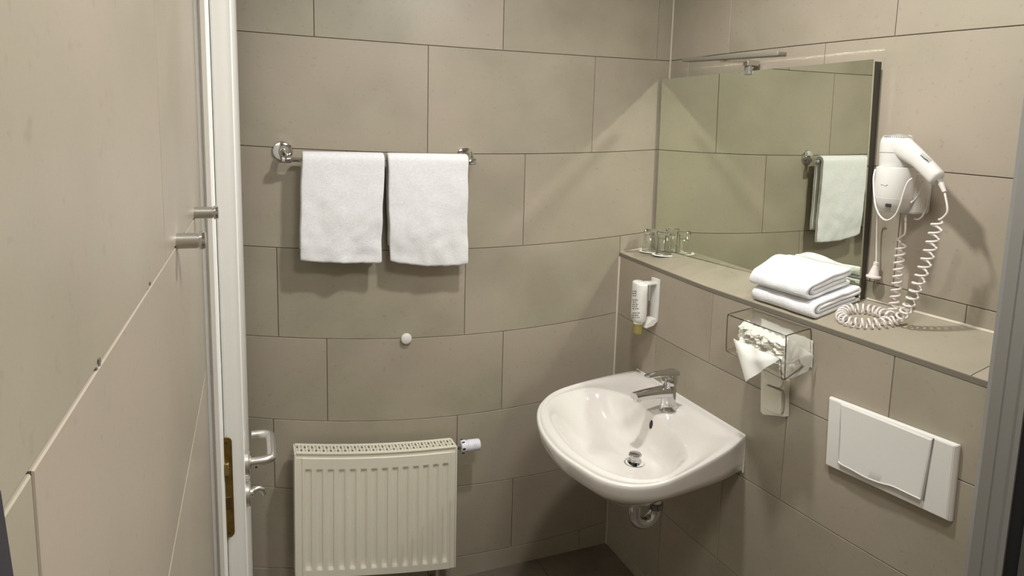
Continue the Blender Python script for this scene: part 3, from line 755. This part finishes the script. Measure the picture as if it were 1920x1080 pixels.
bm = NB(); box(bm, (xc+.0195, ycm-.0205, top_-.060), (xc+.0245, ycm-.008, top_-.006), .001, 1); obj('clip_strip', bm, M['grey_plastic'], r, label='dark grey clip strip')
# print on the bottle (small illegible lines on the label)
bt = bvh(bottle); bm = NB(); rnd = random.Random(3)
for row in range(13):
    py = 545+row*4.1; x = 1183.5+row*-.15; 
    if row in (3, 9): continue
    xe = 1194 if row < 8 else 1197
    while x < xe:
        wpx = rnd.uniform(1, 3.2)
        ps = []
        for (ax, ay) in ((x, py), (x+wpx, py+.3), (x+wpx, py+2.0), (x, py+1.7)):
            h_, n_, _, _ = bt.ray_cast(Vector(CAM), Vector(ray(ax, ay)))
            if h_ is None: ps = []; break
            if n_.dot(Vector(CAM)-h_) < 0: n_ = -n_
            ps.append(h_+n_*.0004)
        if ps: prism(bm, ps, n_*.0002)
        x += wpx+rnd.uniform(.8, 1.8)
if len(bm.verts): obj('print', bm, mat('grey_print', (.12, .12, .12), .6), r, smooth=0)

# ------------------------------------------------------------------ mirror
MT = -.026
def MB_(px, py, d): return WB(px, py, MT-d)
tl, bl, tr, br = MB_(1243, 150, .016), MB_(1236, 463, .009), MB_(1638, 111, .007), MB_(1609, 570, 0)
tl.y = bl.y = -.012
tl.z = 1.817; bl.z = ledge_z(MT, 0)+.002; br.z = ledge_z(MT, -.9)+.002; MT = -.037
r = root('wall_mirror', (0, (tl.y+tr.y)/2, bl.z), 'large frameless rectangular mirror above the ledge', 'mirror')
bm = NB(); hexa(bm, [bl, br, tr, tl]+[q+Vector((.005, 0, 0)) for q in (bl, br, tr, tl)]); 
glass = obj('mirror_glass', bm, M['mirror'], r, smooth=0)
bm = NB()
ins = .004
bq = [bl+Vector((0, -ins, ins)), br+Vector((0, ins, ins)), tr+Vector((0, ins, -ins)), tl+Vector((0, -ins, -ins))]
hexa(bm, [q+Vector((.0052, 0, 0)) for q in bq]+[Vector((-.0005, q.y, q.z)) for q in bq]); obj('backing', bm, M['mirror_edge'], r, smooth=0)
# mirror lamp
a, b = WB(1286, 113, -.135), WB(1467, 101, -.135)
r = root('mirror_lamp', ((MT-.002), (a.y+b.y)/2, a.z), 'slim switched-off aluminium lamp bar above the mirror', 'lamp')
bm = NB(); d_ = (b-a)
hexa(bm, [a+Vector((-.016, 0, -.006)), b+Vector((-.016, 0, -.006)), b+Vector((-.016, 0, .006)), a+Vector((-.016, 0, .006)),
          a+Vector((.016, 0, -.006)), b+Vector((.016, 0, -.006)), b+Vector((.016, 0, .006)), a+Vector((.016, 0, .006))], .0025, 3)
obj('light_bar', bm, mat('bar_aluminium', (.27, .25, .21), .45, .5), r)
m_ = a.lerp(b, .62); cp = WB(1400, 126, MT-.01)
bm = NB(); box(bm, (MT-.016, cp.y-.011, cp.z+.004), (MT+.03-.003, cp.y+.011, cp.z+.020), .001, 1); obj('clamp', bm, M['steel'], r)
bm = NB(); box(bm, (MT-.010, cp.y-.011, cp.z-.022), (MT-.0005, cp.y+.011, cp.z+.0035), .001, 1); obj('clamp_plate', bm, M['frame_alu'], r)
bm = NB(); hexa(bm, [(m_.x-.006, cp.y-.009, m_.z-.008), (m_.x-.006, cp.y+.009, m_.z-.008), (m_.x-.006, cp.y+.009, m_.z-.003), (m_.x-.006, cp.y-.009, m_.z-.003),
                     (MT-.008, cp.y-.009, cp.z+.016), (MT-.008, cp.y+.009, cp.z+.016), (MT-.008, cp.y+.009, cp.z+.024), (MT-.008, cp.y-.009, cp.z+.024)]); obj('arm', bm, M['steel'], r)

# ------------------------------------------------------------------ glasses upside down on paper doilies
for i, (x, y, lab) in enumerate(((-.084, -.056, 'upturned clear drinking glass nearest the corner of the ledge'), (-.078, -.132, 'upturned clear drinking glass farther from the corner, overlapping the first'))):
    z = ledge_z(x, y)+.0004
    tilt = 0
    bm = NB(); lathe(bm, [(.040, 0), (.040, .0012), (.030, .0014), (.030, .0004), (.018, .0004), (0, .0004)], (x, y, z), n=40)
    obj('paper_coaster', bm, mat('white_paper', (.84, .83, .78), .8), label='white round paper coaster under the '+('glass nearest the corner' if i == 0 else 'glass farther from the corner'), cat='coaster', group='paper coasters under the glasses')
    bm = NB(); z += .0016
    prof = [(.0285, 0), (.0290, .001), (.0288, .003), (.0245, .074), (.0232, .080), (.020, .0825), (0, .0828)]
    prof2 = [(0, .074), (.0205, .0738), (.0225, .071), (.0268, .003), (.0272, .001)]
    n = 40; t = Vector((x, y, z)); rings = []
    allp = prof[::-1]+prof2[::-1][0:0]
    seq = [(0, .0828), (.020, .0825), (.0232, .080), (.0245, .074), (.0288, .003), (.0290, .001), (.0283, 0), (.0272, .001), (.0268, .003), (.0225, .071), (.0205, .0738), (0, .074)]
    for rr, hh in seq:
        rings.append([bm.verts.new(t+Vector((0, 0, hh)))] if rr == 0 else [bm.verts.new(t+Vector((rr*math.cos(2*PI*k/n), rr*math.sin(2*PI*k/n), hh))) for k in range(n)])
    for A, B_ in zip(rings, rings[1:]):
        for k in range(n):
            if len(A) == 1: bm.faces.new((A[0], B_[k], B_[(k+1) % n]))
            elif len(B_) == 1: bm.faces.new((A[k], B_[0], A[(k+1) % n]))
            else: bm.faces.new((A[k], B_[k], B_[(k+1) % n], A[(k+1) % n]))
    obj('drinking_glass', bm, M['glass'], label=lab, cat='glass', group='drinking glasses on the ledge', smooth=50)

# ------------------------------------------------------------------ folded towels on the ledge
def folded(lab, y0, y1, x0, x1, zoff, H, hump, seed, skew=0.0):
    th = H/4.05
    ro = H/2-th/2; ri = ro-th
    Lx = 1.0
    c = []
    n = 16
    cz = H/2
    W_ = x1-x0
    # outer ply from lower back to front round to upper back, then in and round the inner ply
    c += [(W_*(.96)-(W_*.96-H*.5)*i/n, cz-ro) for i in range(n)]
    c += [(H*.5-ro*math.sin(PI*i/10), cz-ro*math.cos(PI*i/10)) for i in range(11)]
    c += [(H*.5+(W_*.93-H*.5)*i/n, cz+ro) for i in range(1, n)]
    mid = (ro+ri)/2; rr = (ro-ri)/2
    c += [(W_*.93+rr*math.sin(PI*i/6), cz+mid+rr*math.cos(PI*i/6)) for i in range(7)]
    c += [(W_*.93-(W_*.93-H*.62)*i/n, cz+ri) for i in range(1, n)]
    c += [(H*.62-max(ri, .001)*math.sin(PI*i/6), cz+ri*math.cos(PI*i/6)) for i in range(7)]
    c += [(H*.62+(W_*.90-H*.62)*i/n, cz-ri) for i in range(1, n)]
    def place(u, a, b):
        y = y0+(y1-y0)*u; x = x0+a+skew*u
        s = a/W_; t = b/H
        z = ledge_z(max(PW, min(0, x)), y)+.001+zoff(u, s)+b*(1+.09*noise.noise(Vector((u*2.2, s*2, seed))))
        z += hump(u, s)*t
        z += .0018*t*noise.noise(Vector((u*7, s*6, seed+3)))
        y += .004*noise.noise(Vector((s*4, b*60, seed)))-.006*s*(u-.5)
        x += .003*noise.noise(Vector((u*5, b*50, seed+9)))
        return (x, y, z)
    bm = NB(); ribbon(bm, c, th*.97, place, 24)
    return obj('folded_towel', bm, M['terry'], smooth=80, label=lab, cat='towel', group='folded towels stacked on the ledge')
folded('lower one of the two folded white towels stacked on the ledge', -.700, -.915, PW+.002, -.020, lambda u, s: 0, .040, lambda u, s: 0, 2.1)
folded('upper one of the two folded white towels stacked on the ledge', -.690, -.895, PW-.004, -.036, lambda u, s: .0455+.001*s, .043, lambda u, s: .012*math.exp(-((s-.55)/.3)**2-((u-.1)/.35)**2)*1.2-.004*(1-s)*1, 5.4, .0)

# ------------------------------------------------------------------ tissue dispenser
FX = -.285
F4 = [WB(1361, 658, FX), WB(1471, 713, FX), WB(1474, 629, FX), WB(1364, 589, FX)]      # bl br tr tl
Bk = [WB(1413, 640, PW-.002), WB(1521, 676, PW-.002), WB(1521, 612, PW-.002), WB(1411, 577, PW-.002)]
for q in Bk: q.z = min(q.z, 1.142)
r = root('tissue_dispenser', (PW, Bk[0].y*.5+Bk[1].y*.5, Bk[0].z), 'clear acrylic tissue box on the low wall under the folded towels', 'dispenser')
t_ = .0022
def shell(bm, quad, inner):
    v = [bm.verts.new(q) for q in quad]; w_ = [bm.verts.new(q) for q in inner]
    bm.faces.new(v); bm.faces.new(w_[::-1])
    for i in range(4): bm.faces.new((v[i], v[(i+1) % 4], w_[(i+1) % 4], w_[i]))
def panel(name, quad, nrm, m=M['acrylic']):
    bm = NB(); n_ = Vector(nrm); shell(bm, quad, [q+n_*t_ for q in quad])
    bmesh.ops.bevel(bm, geom=list(bm.edges), offset=.0007, segments=1, affect='EDGES'); obj(name, bm, m, r, smooth=0)
# front panel has a finger notch cut out at the bottom
fb = lambda u, v: F4[0].lerp(F4[1], u).lerp(F4[3].lerp(F4[2], u), v)
bm = NB(); outl = [fb(0, .12), fb(.02, .04), fb(.10, 0), fb(.30, 0), fb(.33, .05), fb(.35, .30), fb(.42, .36), fb(.84, .42), fb(.90, .36), fb(.92, .05), fb(.94, .0), fb(1, 0), fb(1, .93), fb(.98, .99), fb(.93, 1), fb(.06, 1), fb(.015, .98), fb(0, .92)]
prism(bm, outl, (t_, 0, 0)); obj('front_panel', bm, M['acrylic'], r, smooth=0)
panel('side_panel', [F4[0], Bk[0], Bk[3], F4[3]], (0, -1, 0)); panel('side_panel', [F4[1], Bk[1], Bk[2], F4[2]], (0, 1, 0))
panel('top_panel', [F4[3], F4[2], Bk[2], Bk[3]], (0, 0, -1))
bm = NB(); shell(bm, [F4[0].lerp(Bk[0], .0), F4[1], Bk[1], Bk[0]], [q+Vector((0, 0, t_)) for q in (F4[0], F4[1], Bk[1], Bk[0])]); obj('bottom_panel', bm, M['acrylic'], r, smooth=0)
# dark reflections along the clear acrylic edges, coloured into thin bent rims
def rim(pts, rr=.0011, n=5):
    bm = NB(); tube(bm, smooth_path(pts, n), rr, 6); obj('rim', bm, mat('edge_reflection', (.10, .085, .06), .25) if 'edge_reflection' not in bpy.data.materials else bpy.data.materials['edge_reflection'], r)
def cornered(P, k=.12):
    out = [P[0]]
    for a_, b_, c_ in zip(P, P[1:], P[2:]): out += [b_.lerp(a_, k), b_.lerp(a_, k*.3).lerp(c_, k*.3), b_.lerp(c_, k)]
    return out+[P[-1]]
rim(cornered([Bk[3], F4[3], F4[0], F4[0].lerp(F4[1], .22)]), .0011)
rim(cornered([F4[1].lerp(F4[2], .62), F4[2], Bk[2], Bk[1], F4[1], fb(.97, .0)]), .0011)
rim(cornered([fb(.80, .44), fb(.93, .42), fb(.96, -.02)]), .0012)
# tissues: a ragged pile inside and one sheet hanging out of the slot
def lump(u, v, depth): return fb(u, v)+Vector((depth, 0, 0))
bm = NB()
rnd = random.Random(8)
nu, nv = 60, 30
def pile(u, v):
    e = min(1, min(u, 1-u)*9)*min(1, min(v, 1-v)*9)
    uu = .06+.86*u; topv = .83-.10*u
    vv_ = .10+.02*u+(topv-.10)*v
    wob = noise.noise(Vector((u*9, v*7, 1)))*.014+noise.noise(Vector((u*26, v*20, 4)))*.009
    d = .016+.030*(1-e**.5)+wob*e
    q = lump(uu+.012*noise.noise(Vector((v*14, u*4, 2))), vv_+.04*noise.noise(Vector((u*16, 3, v*3)))*(1 if v > .7 else .3), max(.004, d)); q.x = min(q.x, PW-.006); return q
quad_patch(bm, pile, nu, nv)
quad_patch(bm, lambda u, v: Vector((PW-.004, pile(u, v).y, pile(u, v).z)) if True else 0, 12, 6)
obj('tissue_stack', bm, M['tissue_pack'], r, smooth=70)
# right hand bunch of folded sheets
S = [WB(1476, 636, -.262), WB(1519, 668, -.20), WB(1508, 697, -.205), WB(1476, 711, -.255), WB(1462, 690, -.27)]
bm = NB(); cS = sum(S, Vector())/5+Vector((-.012, 0, 0))
ring = resample(S+[S[0]], 41)[:-1]; v0_ = [bm.verts.new(q) for q in ring]; v1_ = [bm.verts.new(q.lerp(cS, .5)+Vector((-.004+.004*math.sin(i*1.7), 0, .003*math.sin(i*2.3)))) for i, q in enumerate(ring)]; cc = bm.verts.new(cS)
for i in range(40): j = (i+1) % 40; bm.faces.new((v0_[i], v0_[j], v1_[j], v1_[i])); bm.faces.new((v1_[i], v1_[j], cc))
geo = bmesh.ops.extrude_face_region(bm, geom=bm.faces[:]); bmesh.ops.translate(bm, verts=[g for g in geo['geom'] if isinstance(g, bmesh.types.BMVert)], vec=(.012, 0, 0))
obj('folded_sheets', bm, M['tissue'], r, smooth=50)
# the hanging sheet
a, b, c_ = WB(1375, 635, FX-.004), WB(1461, 673, FX-.006), WB(1398, 716, FX-.02)
mid_top = a.lerp(b, .5)
bm = NB(); n = 14
V_ = []
for i in range(n+1):
    row = []
    for j in range(n+1-i):
        k = n-i-j; q = (a*i+b*j+c_*k)/n; e = min(i, j, k)/n
        q = q+Vector((-.010*e*3-.003*math.sin(j*.9), 0, 0)); row.append(bm.verts.new(q))
    V_.append(row)
for i in range(n):
    for j in range(n-i):
        bm.faces.new((V_[i][j], V_[i+1][j], V_[i][j+1]))
        if j < n-i-1: bm.faces.new((V_[i+1][j], V_[i+1][j+1], V_[i][j+1]))
geo = bmesh.ops.extrude_face_region(bm, geom=bm.faces[:]); bmesh.ops.translate(bm, verts=[g for g in geo['geom'] if isinstance(g, bmesh.types.BMVert)], vec=(.0012, 0, 0))
obj('hanging_sheet', bm, M['tissue'], r, smooth=60, label='white tissue hanging out in a pointed triangle')

# ------------------------------------------------------------------ cream wall fitting with a flap, under the tissue box
fx = PW-.028
def FQ(pts, x): return [WB(px, py, x) for px, py in pts]
r = root('wall_socket', (PW, WB(1458, 745, PW).y, WB(1458, 745, PW).z), 'cream plastic wall socket with rounded flap under the tissue box', 'socket')
bm = NB(); prism(bm, FQ([(1440, 776), (1479, 780), (1481, 712), (1436, 690), (1435, 770)], PW-.001), (-.018, 0, 0), .003, 2)
obj('back_box', bm, M['abs_cream'], r)
bm = NB(); out = smooth_path(FQ([(1434, 728), (1438, 722), (1463, 731), (1469, 738), (1468, 771), (1464, 775), (1440, 766), (1433, 758)], PW-.0195), 4, True)
prism(bm, out, (-.008, 0, 0), .003, 2); obj('flap', bm, M['abs_cream'], r)
bm = NB(); out = smooth_path(FQ([(1434, 697), (1438, 695), (1466, 707), (1470, 712), (1468, 723), (1462, 726), (1440, 718), (1434, 713)], PW-.0195), 4, True)
prism(bm, out, (-.006, 0, 0), .002, 2); obj('switch_rocker', bm, M['abs_cream'], r)
bm = NB(); tube(bm, smooth_path(FQ([(1440, 721), (1462, 730), (1470, 738), (1470, 768), (1465, 776)], PW-.0225), 6), .0014, 6); obj('flap_gap', bm, M['grey_plastic'], r)

# ------------------------------------------------------------------ flush plate
x1_ = PW-.014
cor = [(1545, 871), (1779, 980), (1794, 836), (1552, 744)]
r = root('flush_plate', (PW, WB(1665, 860, PW).y, WB(1665, 860, PW).z), 'white rectangular toilet flush plate with curved push button', 'flush plate')
bm = NB(); Fq = FQ(cor, x1_); ctr_ = sum(Fq, Vector())/4
Fi = [q+(ctr_-q).normalized()*.006 for q in Fq]
Bq = [Vector((PW-.0008, q.y, q.z)) for q in Fq]
bm1 = [bm.verts.new(q) for q in Fi]; bm2 = [bm.verts.new(Vector((x1_+.006, q.y, q.z))) for q in Fq]; bm3 = [bm.verts.new(q) for q in Bq]
bm.faces.new(bm1); bm.faces.new(bm3[::-1])
for A, B_ in ((bm1, bm2), (bm2, bm3)):
    for i in range(4): bm.faces.new((A[i], A[(i+1) % 4], B_[(i+1) % 4], B_[i]))
bmesh.ops.bevel(bm, geom=[e for e in bm.edges], offset=.0012, segments=2, affect='EDGES')
obj('cover', bm, M['abs'], r)
g8 = lambda L: [(1380+x/3.375, 760+y/3.375) for x, y in L]
wave = g8([(656, 350), (680, 372), (750, 408), (830, 452), (920, 487), (1000, 508), (1080, 545), (1180, 592)])
btn = [(1748.5, 824), (1577, 756)]
bm = NB(); wv = smooth_path(FQ(wave, x1_), 4); poly_ = wv+FQ(btn, x1_)
top3 = [q for q in poly_]
# raised button: thicker towards its lower lip
cb = sum(poly_, Vector())/len(poly_)
A = [bm.verts.new(q+Vector((.004, 0, 0))) for q in poly_]; nw = len(wv)
B1 = [bm.verts.new(q+Vector((-.0055 if i < nw else -.0012, 0, 0))) for i, q in enumerate(poly_)]
B2 = [bm.verts.new(q+(cb-q).normalized()*(.0035)+Vector((-.0065 if i < nw else -.003, 0, 0))) for i, q in enumerate(poly_)]
m = len(poly_)
for P1, P2 in ((A, B1), (B1, B2)):
    for i in range(m): bm.faces.new((P1[i], P1[(i+1) % m], P2[(i+1) % m], P2[i]))
# fan rows from wave to the top edge
TOP = [B2[-1].co.lerp(B2[-2].co, i/(nw-1)) for i in range(nw)]
rows_ = [B2[:nw]]
for s in (.15, .35, .6, .85): rows_.append([bm.verts.new(B2[i].co.lerp(TOP[i], s)+Vector((.0012*math.sin(PI*s), 0, 0))) for i in range(nw)])
rows_.append([B2[-1]]+[bm.verts.new(TOP[i]) for i in range(1, nw-1)]+[B2[-2]])
for R1, R2_ in zip(rows_, rows_[1:]):
    for i in range(nw-1): bm.faces.new((R1[i], R1[i+1], R2_[i+1], R2_[i]))
obj('push_button', bm, M['abs'], r, smooth=25)
bm = NB(); tube(bm, [q+Vector((-.0055, 0, .0)) for q in wv], .0022, 10); obj('button_lip', bm, M['abs'], r)
bm = NB(); tube(bm, FQ([(1750.5, 822), (1731.5, 938)], x1_-.0006), .0014, 6); obj('button_gap', bm, M['grey_plastic'], r)
bm = NB(); tube(bm, FQ([(1577, 815), (1575.5, 858)], x1_-.0003), .0007, 6); obj('button_gap', bm, M['grey_plastic'], r)

# ------------------------------------------------------------------ hair dryer, holder and cords
HX = -.075
hc = WB(1678, 345, HX)
zt3, zb3 = WB(1678, 313, HX).z, WB(1678, 372, HX).z
r = root('dryer_holder', (0, hc.y, zb3), 'white plastic hair dryer wall holder right of the mirror', 'holder')
bm = NB(); lathe(bm, [(.0395, zb3-hc.z), (.0405, zb3-hc.z+.004), (.041, 0), (.0415, zt3-hc.z-.003), (.0405, zt3-hc.z), (.036, zt3-hc.z), (.0355, zb3-hc.z+.003), (0, zb3-hc.z+.003)], hc, n=40); obj('cup', bm, M['abs'], r)
bm = NB(); bx0, bx1 = HX+.018, -.001
box(bm, (bx0, hc.y-.040, zb3-.034), (bx1, hc.y+.036, zt3-.012), .008, 3); obj('wall_box', bm, M['abs'], r)
bm = NB(); lathe(bm, [(.0405, 0), (.040, -.010), (.036, -.024), (.028, -.032), (0, -.034)], (HX, hc.y, zb3+.001), n=40); obj('base', bm, mat('pale_grey_plastic', (.55, .53, .50), .4), r)
bm = NB(); box(bm, (HX-.0405, hc.y-.026, zb3-.018), (HX-.036, hc.y-.012, zb3-.010), .002, 2)
o_ = obj('indicator', bm, M['ink'], r)
bm = NB(); q_ = [WB(1652+i*1.4, 347-1.2*math.sin(i*.9), HX-.0413) for i in range(9)]
hcv = []
for q in q_:
    a_ = math.asin(max(-1, min(1, (q.y-hc.y)/.0416))); hcv.append(Vector((HX-.0415*math.cos(a_), q.y, q.z)))
tube(bm, hcv, .0005, 5); obj('swoosh_mark', bm, mat('faint_grey_print', (.4, .4, .4), .5), r)
# dryer
r = root('hair_dryer', (HX, hc.y, zt3), 'white hair dryer standing nozzle-down in the wall holder', 'hair dryer')
dc = WB(1681, 290, HX); zt4 = WB(1681, 257, HX).z; z0 = zt3-.02
bm = NB(); dcv = Vector((HX, dc.y, z0))
Hh = zt4-z0
lathe(bm, [(.030, 0), (.0335, .02), (.0345, .04), (.0355, Hh*.62), (.0358, Hh-.016), (.0345, Hh-.006), (.030, Hh+.002), (.020, Hh+.006), (0, Hh+.007)], dcv, n=44); barrel = obj('barrel', bm, M['abs'], r)
bm = NB()
for k in range(-7, 8):
    a = math.radians(212+k*7.5); ca, sa = math.cos(a), math.sin(a); n_ = Vector((ca, sa, 0)); s_ = Vector((-sa, ca, 0))
    b0 = dcv+n_*.0325+Vector((0, 0, Hh-.0010)); b1 = dcv+n_*.0235+Vector((0, 0, Hh+.0052))
    hexa(bm, [b0-s_*.0011, b0+s_*.0011, b1+s_*.0011, b1-s_*.0011, b0-s_*.0011+Vector((0, 0, .0008))+n_*.0012, b0+s_*.0011+Vector((0, 0, .0008))+n_*.0012, b1+s_*.0011+Vector((0, 0, .0012)), b1-s_*.0011+Vector((0, 0, .0012))])
obj('intake_slots', bm, M['grey_plastic'], r, smooth=0)
bm = NB(); lathe(bm, [(.0362, 0), (.0362, .0012)], dcv+Vector((0, 0, Hh*.60)), n=44); obj('seam', bm, mat('seam_grey', (.5, .49, .46), .5), r)
h0 = WB(1692, 276, HX-.012); h1 = WB(1724, 300, HX-.018); h2_ = WB(1757, 334, HX-.020)
hp = smooth_path([h0, h1, h2_], 8); bm = NB(); rings = []
rr_ = [.026-.007*min(1, i/8) if i < 8 else .019-.001*(i-8)/8 for i in range(17)]
ax = (h2_-h0).normalized(); sidev = ax.cross(Vector((1, 0, 0))).normalized(); outv = sidev.cross(ax).normalized()
n = 24
for i, q in enumerate(hp):
    ring = []
    for k in range(n):
        a = 2*PI*k/n; e = lambda v: math.copysign(abs(v)**.8, v)
        ring.append(bm.verts.new(q+sidev*e(math.cos(a))*rr_[i]*.98+outv*e(math.sin(a))*rr_[i]*.80))
    rings.append(ring)
for s_, adv in ((.86, .003), (.55, .0055)):
    q = hp[-1]+ax*adv; rings.append([bm.verts.new(q+sidev*math.cos(2*PI*k/n)*rr_[-1]*s_+outv*math.sin(2*PI*k/n)*rr_[-1]*.8*s_) for k in range(n)])
for A, B_ in zip(rings, rings[1:]):
    for k in range(n): bm.faces.new((A[k], A[(k+1) % n], B_[(k+1) % n], B_[k]))
bm.faces.new(rings[0][::-1]); bm.faces.new(rings[-1]); handle = obj('handle', bm, M['abs'], r, smooth=50)
# rating label on the handle
ht = bvh(handle)
def on(px, py, tree_, e=.0005):
    h_, n_, _, _ = tree_.ray_cast(Vector(CAM), Vector(ray(px, py)))
    if h_ is None: return None, None
    if n_.dot(Vector(CAM)-h_) < 0: n_ = -n_
    return h_+n_*e, n_
def sticker(name, quad, tree_, m, parent, e=.0005, nu=4):
    bm = NB(); ok = True; g = []
    for i in range(nu+1):
        row = []
        for j in range(nu+1):
            u, v = i/nu, j/nu
            px = (quad[0][0]*(1-u)+quad[1][0]*u)*(1-v)+(quad[3][0]*(1-u)+quad[2][0]*u)*v
            py = (quad[0][1]*(1-u)+quad[1][1]*u)*(1-v)+(quad[3][1]*(1-u)+quad[2][1]*u)*v
            p_, n_ = on(px, py, tree_, e)
            if p_ is None: bm.free(); return
            row.append(bm.verts.new(p_))
        g.append(row)
    for i in range(nu):
        for j in range(nu): bm.faces.new((g[i][j], g[i+1][j], g[i+1][j+1], g[i][j+1]))
    obj(name, bm, m, parent, smooth=60)
sticker('rating_label', ((1723, 293), (1729, 287), (1747, 300), (1741, 307)), ht, mat('grey_label', (.42, .42, .40), .5), r, .0006)
for k, (u0, u1) in enumerate(((0.05, .45), (.5, .95), (.1, .7), (.2, .9))):
    a_ = (1725.5+k*1.3+u0*14, 290.5-k*-1.4+u0*9.5); b_ = (1725.5+k*1.3+u1*14, 290.5+k*1.4+u1*9.5)
    sticker('label_print', (a_, b_, (b_[0]-.7, b_[1]+1.1), (a_[0]-.7, a_[1]+1.1)), ht, M['ink'], r, .001, 1)
# strain relief sleeve
s0 = WB(1762, 337, HX-.020); s1 = WB(1771, 360, HX-.022)
bm = NB(); tube(bm, [s0, s0.lerp(s1, .3), s0.lerp(s1, .5), s1], [.0075, .0062, .0055, .0042], 14); obj('cord_sleeve', bm, M['abs'], r)

def coil(bm, path, rr=.0085, wr=.0023, pitch=.0115, ppt=14, floor_fn=None):
    P = [Vector(p) for p in path]; L = sum((b-a).length for a, b in zip(P, P[1:])); turns = L/pitch; n = int(turns*ppt)
    R_ = resample(P, n+1); out = []; a = None
    for i, p in enumerate(R_):
        t = (R_[min(n, i+1)]-R_[max(0, i-1)]).normalized()
        if a is None: a, b = frame_of(t)
        else: a = (a-t*a.dot(t)).normalized(); b = t.cross(a)
        ph = 2*PI*i/ppt
        out.append(p+(a*math.cos(ph)+b*math.sin(ph))*rr*min(1, i/6+.3, (n-i)/6+.3))
    tube(bm, out, wr, 7)
def LP(px, py, up=.0105):
    'point lying on the ledge'
    d = ray(px, py); k = .045/.178; z_ = 1.158
    t = (z_+(CAM[0]-PW)*k-CAM[2]+up)/(d[2]-k*d[0]); p = CAM+t*d; return Vector((p[0], p[1], ledge_z(min(0, p[0]), p[1])+up))
cordroot = root('spiral_cord', LP(1600, 596), 'white spiral hair dryer cord looping from the handle over the ledge to the holder', 'cord')
k0 = s1; seg_a = smooth_path([k0, WB(1776, 385, -.10), WB(1776, 398, -.10), WB(1768, 408, -.10), WB(1760, 412, -.10)], 5)
bm = NB(); tube(bm, seg_a, .0023, 8)
pa = [WB(1760, 412, -.10), WB(1752, 440, -.10), WB(1742, 475, -.10), WB(1726, 520, -.10), WB(1709, 562, -.095), WB(1697, 585, -.09), LP(1680, 600, .012), LP(1650, 606), LP(1612, 606), LP(1585, 600), LP(1577, 590), LP(1590, 580), LP(1620, 579), LP(1648, 585), LP(1665, 592, .012), WB(1672, 586, -.055), WB(1678, 560, -.045), WB(1683, 520, -.042), WB(1687, 480, -.042), WB(1690, 455, -.042)]
pa = smooth_path(pa, 8); n1 = 8*6; coil(bm, pa[:n1], .0105, .0027, .0195); coil(bm, pa[n1-1:8*14], .0112, .0027, .0135); coil(bm, pa[8*14-1:], .0095, .0027, .0165)
tube(bm, smooth_path([WB(1690, 455, -.042), WB(1683, 449, -.042), WB(1690, 444, -.045), WB(1697, 436, -.05), WB(1698, 402, -.055)], 6), .0023, 8)
for v in bm.verts:
    fl = ledge_z(min(0, v.co.x), v.co.y)+.0007
    if v.co.z < fl and v.co.x > PW: v.co.z = fl
    v.co.x = min(v.co.x, -.003)
obj('cord', bm, M['cord'], cordroot, smooth=60)
bm = NB(); tube(bm, [WB(1697, 415, -.055), WB(1697.5, 402, -.055)], [.0035, .0048], 12); obj('cord_sleeve', bm, M['abs'], cordroot)
# mains cord, looped round the holder, with its plug
r = root('power_cord', WB(1637, 515, -.02), 'thin white mains cord looped round the dryer holder, plug hanging free', 'cord')
bm = NB()
loop = [WB(1728, 330, -.03), WB(1722, 352, -.06), WB(1709, 372, -.08), WB(1700, 380, -.10), WB(1711, 334, -.118), WB(1702, 342, -.122), WB(1694, 362, -.124), WB(1687, 385, -.124), WB(1678, 404, -.122), WB(1664, 413, -.122), WB(1652, 407, -.12), WB(1643, 390, -.118), WB(1639, 365, -.112), WB(1638, 335, -.100), WB(1641, 318, -.075)]
tube(bm, smooth_path(loop[4:], 6), .002, 8)
tube(bm, smooth_path([WB(1739, 338, -.012), WB(1740, 360, -.014), WB(1737, 385, -.02), WB(1730, 404, -.024), WB(1722, 411, -.024), WB(1714, 410, -.024)], 6), .002, 8)
tube(bm, smooth_path([WB(1730, 340, -.045), WB(1728, 352, -.05), WB(1718, 370, -.055), WB(1708, 380, -.075)], 6), .002, 8)
tube(bm, smooth_path([WB(1646, 398, -.030), WB(1645, 412, -.019), WB(1644, 440, -.016), WB(1643, 492, -.016)], 6), .002, 8)
obj('cord', bm, M['cord'], r, smooth=60)
p0, p1 = WB(1643, 491, -.018), WB(1637, 522, -.02)
bm = NB(); lathe(bm, [(.004, 0), (.006, .002), (.005, .004), (.006, .006), (.005, .008), (.006, .010), (.0065, .013), (.009, .020), (.0115, .030), (.0125, .034), (.017, .036), (.017, .040), (.015, .041), (0, .041)], p0, (p1-p0).normalized(), 24); obj('plug', bm, M['cord'], r)
bm = NB(); ax = (p1-p0).normalized()
for s in (-1, 1):
    q = p0+ax*.041+Vector((0, s*.008, 0)); tube(bm, [q, q+ax*.012], .002, 10)
obj('plug_pins', bm, M['steel'], r)
